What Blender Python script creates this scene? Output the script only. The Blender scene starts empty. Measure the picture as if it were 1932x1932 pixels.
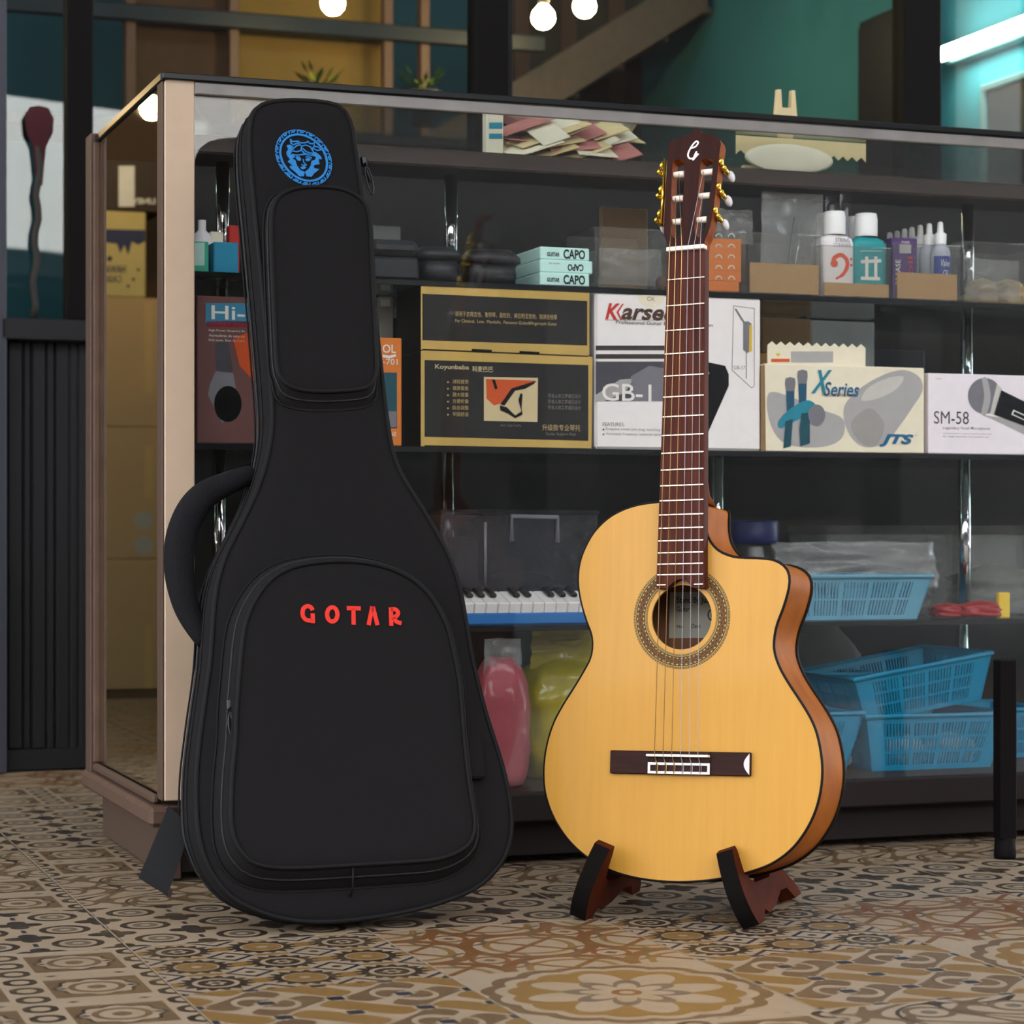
import bpy, bmesh, math, random
from mathutils import Vector, Matrix, noise
random.seed(7)
SC = bpy.context.scene
COL = SC.collection
PI = math.pi

# ------------------------------------------------------------------ camera
F = 4343.0; CX = 966.0; CY = 1015.0; H = 0.484      # focal length and principal point for a 1932 px frame, camera height
cam_d = bpy.data.cameras.new('camera')
cam_d.sensor_width = 36.0
cam_d.lens = 36.0 * F / 1932.0
cam_d.shift_y = (CY - 966.0) / 1932.0
cam_d.clip_end = 200
cam_d.dof.use_dof = True
cam_d.dof.focus_distance = 3.0
cam_d.dof.aperture_fstop = 9.0
cam = bpy.data.objects.new('camera', cam_d)
COL.objects.link(cam)
cam.location = (0, 0, H)
cam.rotation_euler = (PI / 2, 0, 0)
SC.camera = cam

# ------------------------------------------------------------------ sky, sun, exposure
w = bpy.data.worlds.new('sky'); SC.world = w; w.use_nodes = True
bg = w.node_tree.nodes['Background']
bg.inputs[0].default_value = (0.86, 0.92, 1.0, 1); bg.inputs[1].default_value = 8.0
sun_d = bpy.data.lights.new('sun', 'SUN'); sun_d.energy = 15.0; sun_d.angle = 0.01; sun_d.color = (1.0, 0.93, 0.84)
sun = bpy.data.objects.new('sun', sun_d); COL.objects.link(sun)
sun.rotation_euler = Vector((-0.35, -1.0, -1.05)).to_track_quat('-Z', 'Y').to_euler()
SC.view_settings.view_transform = 'Standard'
SC.view_settings.look = 'None'
SC.view_settings.gamma = 1.0
SC.view_settings.use_curve_mapping = False
SC.view_settings.exposure = 0.17
SC.cycles.transparent_max_bounces = 40
SC.cycles.max_bounces = 10
SC.cycles.sample_clamp_indirect = 8.0

# ------------------------------------------------------------------ frames and pixel rays
YAW = math.radians(20.0)
U = Vector((math.cos(YAW), math.sin(YAW), 0)); V = Vector((-math.sin(YAW), math.cos(YAW), 0))
C0 = Vector((-0.483, 3.2, 0))                       # foot of the counter's near front corner
CAB = Matrix.Translation(C0) @ Matrix.Rotation(YAW, 4, 'Z')
EYE = Vector((0, 0, H))

def ray(x, y):
    return Vector(((x - CX) / F, 1.0, (CY - y) / F))

def hit(x, y, org, R, n=0.0):
    """point of the pixel's ray on the plane z=n of a local frame: local (x, y)"""
    Rt = R.transposed()
    o = Rt @ (EYE - org); d = Rt @ ray(x, y)
    t = (n - o.z) / d.z
    p = o + d * t
    return Vector((p.x, p.y))

CABR = Matrix((( U.x, 0, -V.x), (U.y, 0, -V.y), (0, 1, 0)))   # columns: along, up, towards viewer
def ca(x, y, s):
    """pixel -> (along, height) on the plane s behind the counter's front"""
    p = hit(x, y, C0, CABR, -s)
    return p.x, p.y

def pose(org, yaw, lean=0.0, roll=0.0):
    B = Matrix(((1, 0, 0), (0, 0, -1), (0, 1, 0)))
    c, s = math.cos(roll), math.sin(roll); Rr = Matrix(((c, -s, 0), (s, c, 0), (0, 0, 1)))
    c, s = math.cos(lean), math.sin(lean); Rl = Matrix(((1, 0, 0), (0, c, s), (0, -s, c)))
    c, s = math.cos(yaw), math.sin(yaw); Ry = Matrix(((c, -s, 0), (s, c, 0), (0, 0, 1)))
    return Ry @ B @ Rl @ Rr

# ------------------------------------------------------------------ materials
def lin(c):
    if isinstance(c, str):
        c = c.lstrip('#'); c = [int(c[i:i + 2], 16) / 255 for i in (0, 2, 4)]
    return tuple((v / 12.92 if v <= .04045 else ((v + .055) / 1.055) ** 2.4) for v in c) + (1.0,)

MATS = {}
def pm(name, col, rough=.5, metal=0.0, var=.12, scale=30.0, bump=0.0, bscale=None, coat=0.0, spec=.3, stretch=None, em=None, alpha=None):
    """a procedural principled material: noise-varied colour, optional noise relief"""
    m = bpy.data.materials.new(name); m.use_nodes = True
    nt = m.node_tree; b = nt.nodes['Principled BSDF']
    c = lin(col)
    tc = nt.nodes.new('ShaderNodeTexCoord')
    mp = nt.nodes.new('ShaderNodeMapping'); nt.links.new(tc.outputs['Object'], mp.inputs[0])
    if stretch: mp.inputs['Scale'].default_value = stretch
    nz = nt.nodes.new('ShaderNodeTexNoise'); nz.inputs['Scale'].default_value = scale; nz.inputs['Detail'].default_value = 4
    nt.links.new(mp.outputs[0], nz.inputs['Vector'])
    mx = nt.nodes.new('ShaderNodeMix'); mx.data_type = 'RGBA'
    mx.inputs[6].default_value = tuple(v * (1 - var) for v in c[:3]) + (1,)
    mx.inputs[7].default_value = tuple(min(1, v * (1 + var)) for v in c[:3]) + (1,)
    nt.links.new(nz.outputs[0], mx.inputs[0]); nt.links.new(mx.outputs[2], b.inputs['Base Color'])
    b.inputs['Roughness'].default_value = rough; b.inputs['Metallic'].default_value = metal
    b.inputs['Specular IOR Level'].default_value = spec
    b.inputs['Coat Weight'].default_value = coat; b.inputs['Coat Roughness'].default_value = .05
    if bump:
        n2 = nt.nodes.new('ShaderNodeTexNoise'); n2.inputs['Scale'].default_value = bscale or scale; n2.inputs['Detail'].default_value = 3
        nt.links.new(mp.outputs[0], n2.inputs['Vector'])
        bp = nt.nodes.new('ShaderNodeBump'); bp.inputs['Strength'].default_value = bump; bp.inputs['Distance'].default_value = .002
        nt.links.new(n2.outputs[0], bp.inputs['Height']); nt.links.new(bp.outputs[0], b.inputs['Normal'])
    if em:
        b.inputs['Emission Color'].default_value = lin(em[0]); b.inputs['Emission Strength'].default_value = em[1]
    if alpha is not None: b.inputs['Alpha'].default_value = alpha
    MATS[name] = m
    return m

def pane(name, tint=(1, 1, 1), haze=0.0, hazecol=(.6, .6, .6), rough=0.0, ior=1.45):
    """thin sheet of glass or film: transparent + fresnel reflection + a little diffuse dust"""
    m = bpy.data.materials.new(name); m.use_nodes = True
    nt = m.node_tree; nt.nodes.remove(nt.nodes['Principled BSDF']); out = nt.nodes['Material Output']
    tr = nt.nodes.new('ShaderNodeBsdfTransparent'); tr.inputs[0].default_value = (*tint, 1)
    gl = nt.nodes.new('ShaderNodeBsdfGlossy'); gl.inputs['Roughness'].default_value = rough
    fr = nt.nodes.new('ShaderNodeFresnel'); fr.inputs[0].default_value = ior
    geo = nt.nodes.new('ShaderNodeNewGeometry'); io = nt.nodes.new('ShaderNodeMapRange'); io.inputs[3].default_value = ior; io.inputs[4].default_value = 1 / ior   # both faces of a thin sheet meet air
    nt.links.new(geo.outputs['Backfacing'], io.inputs[0]); nt.links.new(io.outputs[0], fr.inputs[0])
    mix = nt.nodes.new('ShaderNodeMixShader')
    nt.links.new(fr.outputs[0], mix.inputs[0]); nt.links.new(tr.outputs[0], mix.inputs[1]); nt.links.new(gl.outputs[0], mix.inputs[2])
    last = mix
    if haze:
        df = nt.nodes.new('ShaderNodeBsdfDiffuse'); df.inputs[0].default_value = (*hazecol, 1)
        tc = nt.nodes.new('ShaderNodeTexCoord'); nz = nt.nodes.new('ShaderNodeTexNoise'); nz.inputs['Scale'].default_value = 9; nz.inputs['Detail'].default_value = 5
        nt.links.new(tc.outputs['Object'], nz.inputs['Vector'])
        mu = nt.nodes.new('ShaderNodeMath'); mu.operation = 'MULTIPLY'; mu.inputs[1].default_value = haze * 2
        nt.links.new(nz.outputs[0], mu.inputs[0])
        m2 = nt.nodes.new('ShaderNodeMixShader')
        nt.links.new(mu.outputs[0], m2.inputs[0]); nt.links.new(mix.outputs[0], m2.inputs[1]); nt.links.new(df.outputs[0], m2.inputs[2])
        last = m2
    nt.links.new(last.outputs[0], out.inputs[0])
    MATS[name] = m
    return m

# a tiny expression-to-node compiler for the tile prints
class E_:
    def __init__(s, nt, v): s.nt = nt; s.v = v
    def _op(s, op, *a):
        n = s.nt.nodes.new('ShaderNodeMath'); n.operation = op
        for i, q in enumerate((s,) + a):
            v = q.v if isinstance(q, E_) else q
            if isinstance(v, (int, float)): n.inputs[i].default_value = v
            else: s.nt.links.new(v, n.inputs[i])
        return E_(s.nt, n.outputs[0])
    def __add__(s, o): return s._op('ADD', o)
    __radd__ = __add__
    def __sub__(s, o): return s._op('SUBTRACT', o)
    def __rsub__(s, o): return E_(s.nt, float(o))._op('SUBTRACT', s)
    def __mul__(s, o): return s._op('MULTIPLY', o)
    __rmul__ = __mul__
    def __truediv__(s, o): return s._op('DIVIDE', o)
    def fract(s): return s._op('FRACT')
    def floor(s): return s._op('FLOOR')
    def abs(s): return s._op('ABSOLUTE')
    def sin(s): return s._op('SINE')
    def cos(s): return s._op('COSINE')
    def sqrt(s): return s._op('SQRT')
    def lt(s, o): return s._op('LESS_THAN', o)
    def gt(s, o): return s._op('GREATER_THAN', o)
    def mn(s, o): return s._op('MINIMUM', o)
    def mxm(s, o): return s._op('MAXIMUM', o)
    def mod(s, o): return s._op('FLOORED_MODULO', o)
    def atan2(s, o): return s._op('ARCTAN2', o)
def hyp(a, b): return (a * a + b * b).sqrt()

def tile_mat(name, kind):
    m = bpy.data.materials.new(name); m.use_nodes = True
    nt = m.node_tree; b = nt.nodes['Principled BSDF']
    tc = nt.nodes.new('ShaderNodeTexCoord'); sx = nt.nodes.new('ShaderNodeSeparateXYZ')
    nt.links.new(tc.outputs['Object'], sx.inputs[0])
    p = E_(nt, sx.outputs[0]) / .3; q = (E_(nt, sx.outputs[1]) / .3).fract()
    cream, dark, ochre, rust, blue, grey, tan = (tuple(v * .46 for v in lin(c)[:3]) + (1.0,) for c in ('#cbb296', '#41342a', '#a47c45', '#935f36', '#2c3346', '#7f7264', '#82664a'))
    state = {'c': None}
    def base(c): state['c'] = c
    def paint(mask, c):
        n = nt.nodes.new('ShaderNodeMix'); n.data_type = 'RGBA'
        nt.links.new(mask.v, n.inputs[0])
        for i, v in ((6, state['c']), (7, c)):
            if isinstance(v, tuple): n.inputs[i].default_value = v
            else: nt.links.new(v, n.inputs[i])
        state['c'] = n.outputs[2]
    def cell(k, ox=0.0, oy=0.0):
        P = p * k + ox; Q = q * k + oy
        return P.fract() - .5, Q.fract() - .5, (P.floor() + Q.floor()).mod(2)
    TAU = 2 * PI
    if kind == 'gear':
        base(cream); x, y, par = cell(3); r = hyp(x, y); th = y.atan2(x)
        cx, cy, _ = cell(3, .5, .5)
        paint((x.abs() - .5).abs().lt(.13) * y.abs().lt(.13), ochre)
        paint((y.abs() - .5).abs().lt(.05) * x.abs().lt(.2), ochre)
        d = cx.abs() + cy.abs()
        paint(d.lt(.30), blue); paint((cx.abs() + cy.abs() * 1.0).lt(.22), cream); paint(hyp(cx, cy).lt(.06), dark)
        outer = .385 + .045 * (th * 16).sin()
        paint((r - outer).lt(0.0), dark)
        paint(r.lt(.26), cream); paint(r.lt(.235) * par, ochre); paint(r.lt(.06) * par, cream)
        n = 1 - par
        paint(r.lt(.20) * n, dark); paint((r - (.10 + .02 * (th * 6).cos())).lt(0.0) * n, cream); paint(r.lt(.05) * n, dark)
    elif kind == 'scroll':
        base(tan)
        a = (TAU * (2 * p + .22 * (TAU * 2 * q).sin())).sin(); c_ = (TAU * (2 * q + .22 * (TAU * 2 * p).sin())).sin()
        f = a * c_
        paint(f.gt(0.0), ochre); paint(f.abs().lt(.16), cream)
        x, y, _ = cell(2); r = hyp(x, y); th = y.atan2(x)
        paint((r - (.20 + .04 * (th * 2 + r * 14).sin())).abs().lt(.03), cream)
        x, y, _ = cell(4, .5, .5)
        paint((x.abs() + y.abs()).lt(.20), cream); paint((x.abs() + y.abs() + (x.abs() - y.abs()).abs() * .8).lt(.22), blue)
    elif kind == 'lattice':
        base(cream); x, y, par = cell(2); r = hyp(x, y)
        c1 = hyp(x.abs() - .5, y.abs() - .5)
        paint((c1 - .5).abs().lt(.055), rust)
        paint((c1 - .34).abs().lt(.03), ochre)
        paint(((x + y).abs()).lt(.04), rust); paint((x - y).abs().lt(.04), rust)
        paint(r.lt(.16), rust); paint(r.lt(.115), cream); paint((x.abs() + y.abs()).lt(.06), tan)
        th = y.atan2(x); paint((r - (.31 + .05 * (th * 4).sin())).abs().lt(.022), tan)
    elif kind == 'medal':
        base(cream); x = p - .5; y = q - .5; r = hyp(x, y); th = y.atan2(x)
        o = .44 + .03 * (th * 8).cos().abs()
        paint((r - o).gt(0.0), tan); paint((r - (o + .05)).gt(0.0), cream)
        paint((r - (o - .045)).lt(0.0), ochre)
        paint((r - (.20 + .17 * (th * 4).cos().abs())).lt(0.0), cream)
        paint((r - (.13 + .10 * (th * 4).sin().abs())).lt(0.0), grey)
        paint((r - (.09 + .08 * (th * 4).sin().abs())).lt(0.0), cream)
        paint(r.lt(.055), rust); paint(r.lt(.028), cream)
    elif kind == 'chain':
        base(cream)
        x, y, _ = cell(2); r = hyp(x, y); th = y.atan2(x)
        paint(x.abs().mxm(y.abs()).lt(.34), tan); o = .30 + .02 * (th * 8).cos()
        paint((r - o).lt(0.0), dark); paint((r - o + .03).lt(0.0), cream); paint((r - .18).abs().lt(.025), tan); paint(r.lt(.07), tan)
        x, y, _ = cell(2, .5, 0.0); x2, y2, _ = cell(6, .5, 0.0)
        near = x.abs().lt(.12)
        rr = hyp(x * 3, y2)
        paint(near * (rr - .30).abs().lt(.09), dark)
        x, y, _ = cell(4, 0.0, .5); paint((x.abs() * .6 + y.abs()).lt(.06), blue)
    elif kind == 'star':
        base(cream); x, y, par = cell(3); r = hyp(x, y); th = y.atan2(x)
        cx, cy, _ = cell(3, .5, .5); cr = hyp(cx, cy); ct = cy.atan2(cx)
        paint((cr - (.16 + .14 * (ct * 2).cos().abs())).lt(0.0), dark)
        paint(cr.lt(.07), blue)
        paint((r - .27).abs().lt(.045), dark); paint(r.lt(.16), grey); paint(r.lt(.07), cream)
        paint((x.abs() - .5).abs().lt(.03) * y.abs().lt(.10), blue)
    else:                                              # swirl
        base(cream)
        a = (TAU * (1.5 * p + .3 * (TAU * 1.5 * q).sin())).sin(); c_ = (TAU * (1.5 * q + .3 * (TAU * 1.5 * p).cos())).sin()
        paint((a * c_).abs().lt(.22), tan); paint((a + c_).abs().lt(.15), dark)
        x, y, _ = cell(3, .5, 0.0); r = hyp(x, y)
        paint(r.lt(.26), cream); paint((r - .24).abs().lt(.04), tan); paint(r.lt(.09), grey)
    # wear: cloudy fading with a shape of its own
    nz = nt.nodes.new('ShaderNodeTexNoise'); nz.inputs['Scale'].default_value = 14; nz.inputs['Detail'].default_value = 8; nz.inputs['Roughness'].default_value = .7
    nt.links.new(tc.outputs['Object'], nz.inputs['Vector'])
    rp = nt.nodes.new('ShaderNodeMapRange'); rp.inputs[1].default_value = .45; rp.inputs[2].default_value = .75; rp.inputs[3].default_value = 0; rp.inputs[4].default_value = .45
    nt.links.new(nz.outputs[0], rp.inputs[0])
    n = nt.nodes.new('ShaderNodeMix'); n.data_type = 'RGBA'; nt.links.new(rp.outputs[0], n.inputs[0])
    nt.links.new(state['c'], n.inputs[6]); n.inputs[7].default_value = lin('#75603f')
    nt.links.new(n.outputs[2], b.inputs['Base Color'])
    b.inputs['Roughness'].default_value = .42; b.inputs['Specular IOR Level'].default_value = .35
    MATS[name] = m
    return m

# ------------------------------------------------------------------ mesh builder
class MB:
    def __init__(s): s.v = []; s.f = []; s.mi = []; s.sm = []
    def add(s, vs, fs, mi=0, smooth=False):
        o = len(s.v); s.v += [tuple(p) for p in vs]; s.f += [tuple(i + o for i in f) for f in fs]
        s.mi += [mi] * len(fs); s.sm += [smooth] * len(fs); return s
    def box(s, x0, x1, y0, y1, z0, z1, mi=0, M=None):
        vs = [Vector((x, y, z)) for z in (z0, z1) for y in (y0, y1) for x in (x0, x1)]
        if M: vs = [M @ p for p in vs]
        return s.add(vs, [(0, 2, 3, 1), (4, 5, 7, 6), (0, 1, 5, 4), (2, 6, 7, 3), (0, 4, 6, 2), (1, 3, 7, 5)], mi)
    def rbox(s, x0, x1, y0, y1, z0, z1, r=.002, mi=0, M=None):
        """box with chamfered edges"""
        r = min(r, (x1 - x0) * .45, (y1 - y0) * .45, (z1 - z0) * .45)
        bm = bmesh.new(); bmesh.ops.create_cube(bm, size=1)
        for v in bm.verts: v.co = Vector(((x0 + x1) / 2 + v.co.x * (x1 - x0), (y0 + y1) / 2 + v.co.y * (y1 - y0), (z0 + z1) / 2 + v.co.z * (z1 - z0)))
        bmesh.ops.bevel(bm, geom=bm.edges[:], offset=r, segments=1, affect='EDGES')
        return s.bm(bm, mi, M)
    def bm(s, bm, mi=0, M=None, smooth=False):
        bm.verts.index_update()
        s.add([(M @ v.co) if M else v.co.copy() for v in bm.verts], [[v.index for v in f.verts] for f in bm.faces], mi, smooth)
        bm.free(); return s
    def loops(s, loops, cap0=True, cap1=True, mi=0, smooth=True, closed=True, capmi=None):
        n = len(loops[0]); o = len(s.v)
        for l in loops: s.v += [tuple(p) for p in l]
        for k in range(len(loops) - 1):
            for i in range(n if closed else n - 1):
                j = (i + 1) % n
                s.f.append((o + k * n + i, o + k * n + j, o + (k + 1) * n + j, o + (k + 1) * n + i)); s.mi.append(mi); s.sm.append(smooth)
        cm = mi if capmi is None else capmi
        if cap0: s.f.append(tuple(o + i for i in reversed(range(n)))); s.mi.append(cm); s.sm.append(False)
        if cap1: s.f.append(tuple(o + (len(loops) - 1) * n + i for i in range(n))); s.mi.append(cm); s.sm.append(False)
        return s
    def lathe(s, prof, seg=20, mi=0, M=None, cap=True):
        """profile [(r, z)] around z"""
        ls = []
        for r, z in prof:
            l = [Vector((r * math.cos(2 * PI * i / seg), r * math.sin(2 * PI * i / seg), z)) for i in range(seg)]
            ls.append([M @ p for p in l] if M else l)
        return s.loops(ls, cap, cap, mi)
    def tube(s, pts, r, seg=8, mi=0, closed=False, flat=None):
        """sweep a circle (or ellipse flat=(ru, rv)) along points"""
        pts = [Vector(p) for p in pts]; n = len(pts); ls = []; up = None
        for i, p in enumerate(pts):
            a = pts[(i - 1) % n] if (closed or i > 0) else p; b = pts[(i + 1) % n] if (closed or i < n - 1) else p
            t = (b - a).normalized()
            if up is None:
                up = t.orthogonal().normalized()
                if flat: 
                    up = Vector(flat[2]); 
            up = (up - t * up.dot(t)).normalized(); sd = t.cross(up)
            ri = r[i] if isinstance(r, (list, tuple)) else r
            ru, rv = (flat[0], flat[1]) if flat else (ri, ri)
            ls.append([p + up * (ru * math.cos(2 * PI * k / seg)) + sd * (rv * math.sin(2 * PI * k / seg)) for k in range(seg)])
        if closed: ls.append(ls[0]); return s.loops(ls, False, False, mi)
        return s.loops(ls, True, True, mi)
    def plate(s, outline, holes, z0, z1, mi=0, wmi=None, M=None, smooth_wall=True):
        """flat plate with holes between z0 and z1 (local xy outline)"""
        wmi = mi if wmi is None else wmi
        bm = bmesh.new(); es = []
        for lp in [outline] + list(holes):
            vs = [bm.verts.new((p[0], p[1], 0)) for p in lp]
            es += [bm.edges.new((vs[i], vs[(i + 1) % len(vs)])) for i in range(len(vs))]
        bmesh.ops.triangle_fill(bm, edges=es, use_beauty=True, use_dissolve=False)
        bm.verts.index_update()
        co = [v.co.copy() for v in bm.verts]; fs = [[v.index for v in f.verts] for f in bm.faces]
        bm.free()
        for z, rev in ((z1, False), (z0, True)):
            vs = [Vector((c.x, c.y, z)) for c in co]
            if M: vs = [M @ p for p in vs]
            out = []
            for f in fs:
                a, b, c = (co[i] for i in f[:3]); up = (b - a).cross(c - a).z > 0
                out.append(f if up != rev else f[::-1])
            s.add(vs, out, mi)
        for k, lp in enumerate([outline] + list(holes)):
            l0 = [Vector((p[0], p[1], z0)) for p in lp]; l1 = [Vector((p[0], p[1], z1)) for p in lp]
            if M: l0 = [M @ p for p in l0]; l1 = [M @ p for p in l1]
            s.loops([l0, l1], False, False, wmi, smooth_wall)
        return s
    def stroke(s, pts, wd, z0, z1, mi=0, closed=False, M=None):
        """flat ribbon of width wd along 2-d points, from z0 to z1"""
        pts = [Vector((p[0], p[1])) for p in pts]; n = len(pts); L = []; Rr = []
        for i in range(n):
            a = pts[(i - 1) % n] if (closed or i > 0) else pts[i]; b = pts[(i + 1) % n] if (closed or i < n - 1) else pts[i]
            t1 = (pts[i] - a); t2 = (b - pts[i])
            t1 = t1.normalized() if t1.length > 0 else t2.normalized(); t2 = t2.normalized() if t2.length > 0 else t1
            t = (t1 + t2); t = t.normalized() if t.length > 1e-6 else t1
            nn = Vector((-t.y, t.x)); k = min(1.6, 1 / max(.5, nn.dot(Vector((-t1.y, t1.x)))))
            h = (wd[i] if isinstance(wd, (list, tuple)) else wd) / 2 * k
            L.append(pts[i] + nn * h); Rr.append(pts[i] - nn * h)
        vs = [Vector((p.x, p.y, z1)) for p in L] + [Vector((p.x, p.y, z1)) for p in Rr] + [Vector((p.x, p.y, z0)) for p in L] + [Vector((p.x, p.y, z0)) for p in Rr]
        if M: vs = [M @ p for p in vs]
        fs = []
        for i in range(n if closed else n - 1):
            j = (i + 1) % n
            fs += [(i, n + i, n + j, j), (2 * n + i, i, j, 2 * n + j), (n + i, 3 * n + i, 3 * n + j, n + j)]
        if not closed: fs += [(0, 2 * n, 3 * n, n), (n - 1, 2 * n - 1, 4 * n - 1, 3 * n - 1)]
        return s.add(vs, fs, mi)
    def mesh(s, name, mats):
        me = bpy.data.meshes.new(name); me.from_pydata(s.v, [], s.f)
        for m in (mats if isinstance(mats, (list, tuple)) else [mats]): me.materials.append(MATS[m] if isinstance(m, str) else m)
        me.polygons.foreach_set('material_index', s.mi); me.polygons.foreach_set('use_smooth', s.sm)
        me.update(); return me
    def build(s, name, mats, parent=None, M=None):
        return put(name, s.mesh(name, mats), parent, M)

def put(name, me, parent=None, M=None):
    o = bpy.data.objects.new(name, me); COL.objects.link(o)
    if parent: o.parent = parent
    if M: o.matrix_basis = M
    return o
def empty(name, M):
    o = bpy.data.objects.new(name, None); COL.objects.link(o); o.empty_display_size = .05; o.matrix_basis = M
    return o
def tag(o, label=None, cat=None, group=None, kind=None):
    if label: o['label'] = label
    if cat: o['category'] = cat
    if group: o['group'] = group
    if kind: o['kind'] = kind
    return o
def catmull(pts, n=8, closed=True):
    out = []; m = len(pts); P = [Vector(p) for p in pts]
    for i in range(m if closed else m - 1):
        g = (lambda k: P[k % m]) if closed else (lambda k: P[min(max(k, 0), m - 1)])
        a, b, c, d = g(i - 1), g(i), g(i + 1), g(i + 2)
        for k in range(n):
            t = k / n
            out.append(.5 * ((2 * b) + (c - a) * t + (2 * a - 5 * b + 4 * c - d) * t * t + (3 * b - a - 3 * c + d) * t ** 3))
    if not closed: out.append(P[-1])
    return out
def resample(pts, n, closed=True):
    P = [Vector(p) for p in pts]
    if closed: P = P + [P[0]]
    d = [0]
    for a, b in zip(P, P[1:]): d.append(d[-1] + (b - a).length)
    out = []; j = 0
    for i in range(n):
        t = d[-1] * i / (n if closed else n - 1)
        while j < len(d) - 2 and d[j + 1] < t: j += 1
        k = (t - d[j]) / max(1e-9, d[j + 1] - d[j]); out.append(P[j].lerp(P[j + 1], k))
    return out
def area2(pts): return sum(a[0] * b[1] - b[0] * a[1] for a, b in zip(pts, pts[1:] + pts[:1]))
def ccw(pts): return pts if area2(pts) > 0 else pts[::-1]
def inset(pts, d):
    """move a ccw outline inwards by d (float or per-point list)"""
    n = len(pts); out = []
    for i in range(n):
        t = (pts[(i + 1) % n] - pts[(i - 1) % n]).normalized()
        out.append(pts[i] + Vector((-t.y, t.x)) * (d[i] if isinstance(d, list) else d))
    return out
def circ(cx, cy, r, n=48, ry=None): return [Vector((cx + r * math.cos(2 * PI * i / n), cy + (ry or r) * math.sin(2 * PI * i / n))) for i in range(n)]

TEXTS = {}
def text_mesh(txt, bold=0.0, shear=0.0, spacing=1.0, lines=1.0):
    key = (txt, bold, shear, spacing, lines)
    if key not in TEXTS:
        cu = bpy.data.curves.new('lettering', 'FONT'); cu.body = txt; cu.offset = bold; cu.shear = shear; cu.space_character = spacing; cu.space_line = lines
        cu.size = 1.0; cu.resolution_u = 3
        ob = bpy.data.objects.new('lettering', cu)
        me = bpy.data.meshes.new_from_object(ob)
        bpy.data.objects.remove(ob); bpy.data.curves.remove(cu)
        vs = [v.co.copy() for v in me.vertices]; fs = [list(p.vertices) for p in me.polygons]
        bpy.data.meshes.remove(me)
        if not vs: vs = [Vector((0, 0, 0)), Vector((1, 0, 0)), Vector((1, 1, 0)), Vector((0, 1, 0))]; fs = [[0, 1, 2, 3]]
        x0 = min(v.x for v in vs); x1 = max(v.x for v in vs); y0 = min(v.y for v in vs); y1 = max(v.y for v in vs)
        TEXTS[key] = ([((v.x - x0) / (x1 - x0), (v.y - y0) / max(1e-6, y1 - y0)) for v in vs], fs)
    return TEXTS[key]

class Item:
    """a thing standing in the counter's frame; prints are placed on its front by what the photo shows there"""
    def __init__(s, o, ac, sf, z0): s.o = o; s.ac = ac; s.s = sf; s.z0 = z0; s.yo = 0.0
    def pt(s, x, y, k=1):
        e = .0003 * k
        a, z = ca(x, y, s.s - e); return Vector((a - s.ac, s.yo - e, z - s.z0))
    def poly(s, name, pts, mat, k=1, label=None):
        o = MB().add([s.pt(x, y, k) for x, y in pts], [tuple(reversed(range(len(pts)))) if area2([(x, -y) for x, y in pts]) < 0 else tuple(range(len(pts)))]).build(name, mat, s.o)
        if label: o['label'] = label
        return o
    def rect(s, name, x0, y0, x1, y1, mat, k=1): return s.poly(name, [(x0, y1), (x1, y1), (x1, y0), (x0, y0)], mat, k)
    def quad_text(s, txt, bl, br, tl, mat, k=2, bold=0.0, shear=0.0, spacing=1.0, name='lettering', lines=1.0):
        uv, fs = text_mesh(txt, bold, shear, spacing, lines)
        A, B, T = s.pt(*bl, k), s.pt(*br, k), s.pt(*tl, k)
        return MB().add([A + (B - A) * u + (T - A) * v for u, v in uv], fs).build(name, mat, s.o)
    def text(s, txt, x0, y0, x1, y1, mat, slope=None, **kw):
        sl = ((1015 - (y0 + y1) / 2) / 11900 if slope is None else slope) * (x1 - x0)
        return s.quad_text(txt, (x0, y1 - sl / 2), (x1, y1 + sl / 2), (x0, y0 - sl / 2), mat, **kw)

def cab_empty(name, a, s, z, rz=0.0): return empty(name, CAB @ Matrix.Translation((a, s, z)) @ Matrix.Rotation(rz, 4, 'Z'))
def cbox(name, label, cat, x0, y0, x1, y1, s, depth, mat, z0=None, group=None, r=.0015):
    """a box whose front shows at the given pixel rectangle on plane s; returns Item"""
    ym = (y0 + y1) / 2
    a0, _ = ca(x0, ym, s); a1, _ = ca(x1, ym, s); _, zt = ca((x0 + x1) / 2, y0, s); _, zb = ca((x0 + x1) / 2, y1, s)
    if z0 is not None: zb = z0
    ac = (a0 + a1) / 2
    o = MB().rbox(-(a1 - a0) / 2, (a1 - a0) / 2, 0, depth, 0, zt - zb, r).build(name, mat, None, CAB @ Matrix.Translation((ac, s, zb)))
    tag(o, label, cat, group)
    it = Item(o, ac, s, zb); it.w = a1 - a0; it.h = zt - zb; it.d = depth
    return it
# ------------------------------------------------------------------ palette
pm('grout', '#4a3a2c', .9); pm('tile_edge', '#7a6a58', .8)
for k in ('gear', 'scroll', 'lattice', 'medal', 'chain', 'star', 'swirl'): tile_mat('tile_' + k, k)
pm('dark_wood', '#2a1c17', .45, var=.25, scale=9, stretch=(1, 1, 8), bump=.15)
pm('door_paint', '#121114', .6, var=.15, scale=12, bump=.08)
pm('jamb_paint', '#33333c', .5)
pm('mullion_paint', '#0b0707', .7, spec=.1); pm('mullion_brown', '#3a2d2a', .65, spec=.15)
pm('post_laminate', '#b8a08a', .55, var=.05, scale=40)
pm('frame_brown', '#4b392e', .6, var=.15, stretch=(1, 1, 6))
pm('worn_brown', '#523d31', .65, var=.35, scale=25, bump=.2)
pm('plinth_brown', '#47352b', .65, var=.08)
pm('plinth_dark', '#180f0c', .65, var=.12, spec=.25)
pm('edge_black', '#101214', .3); pm('edge_band', '#7b7673', .45, metal=.3, var=.35, scale=18)
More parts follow.
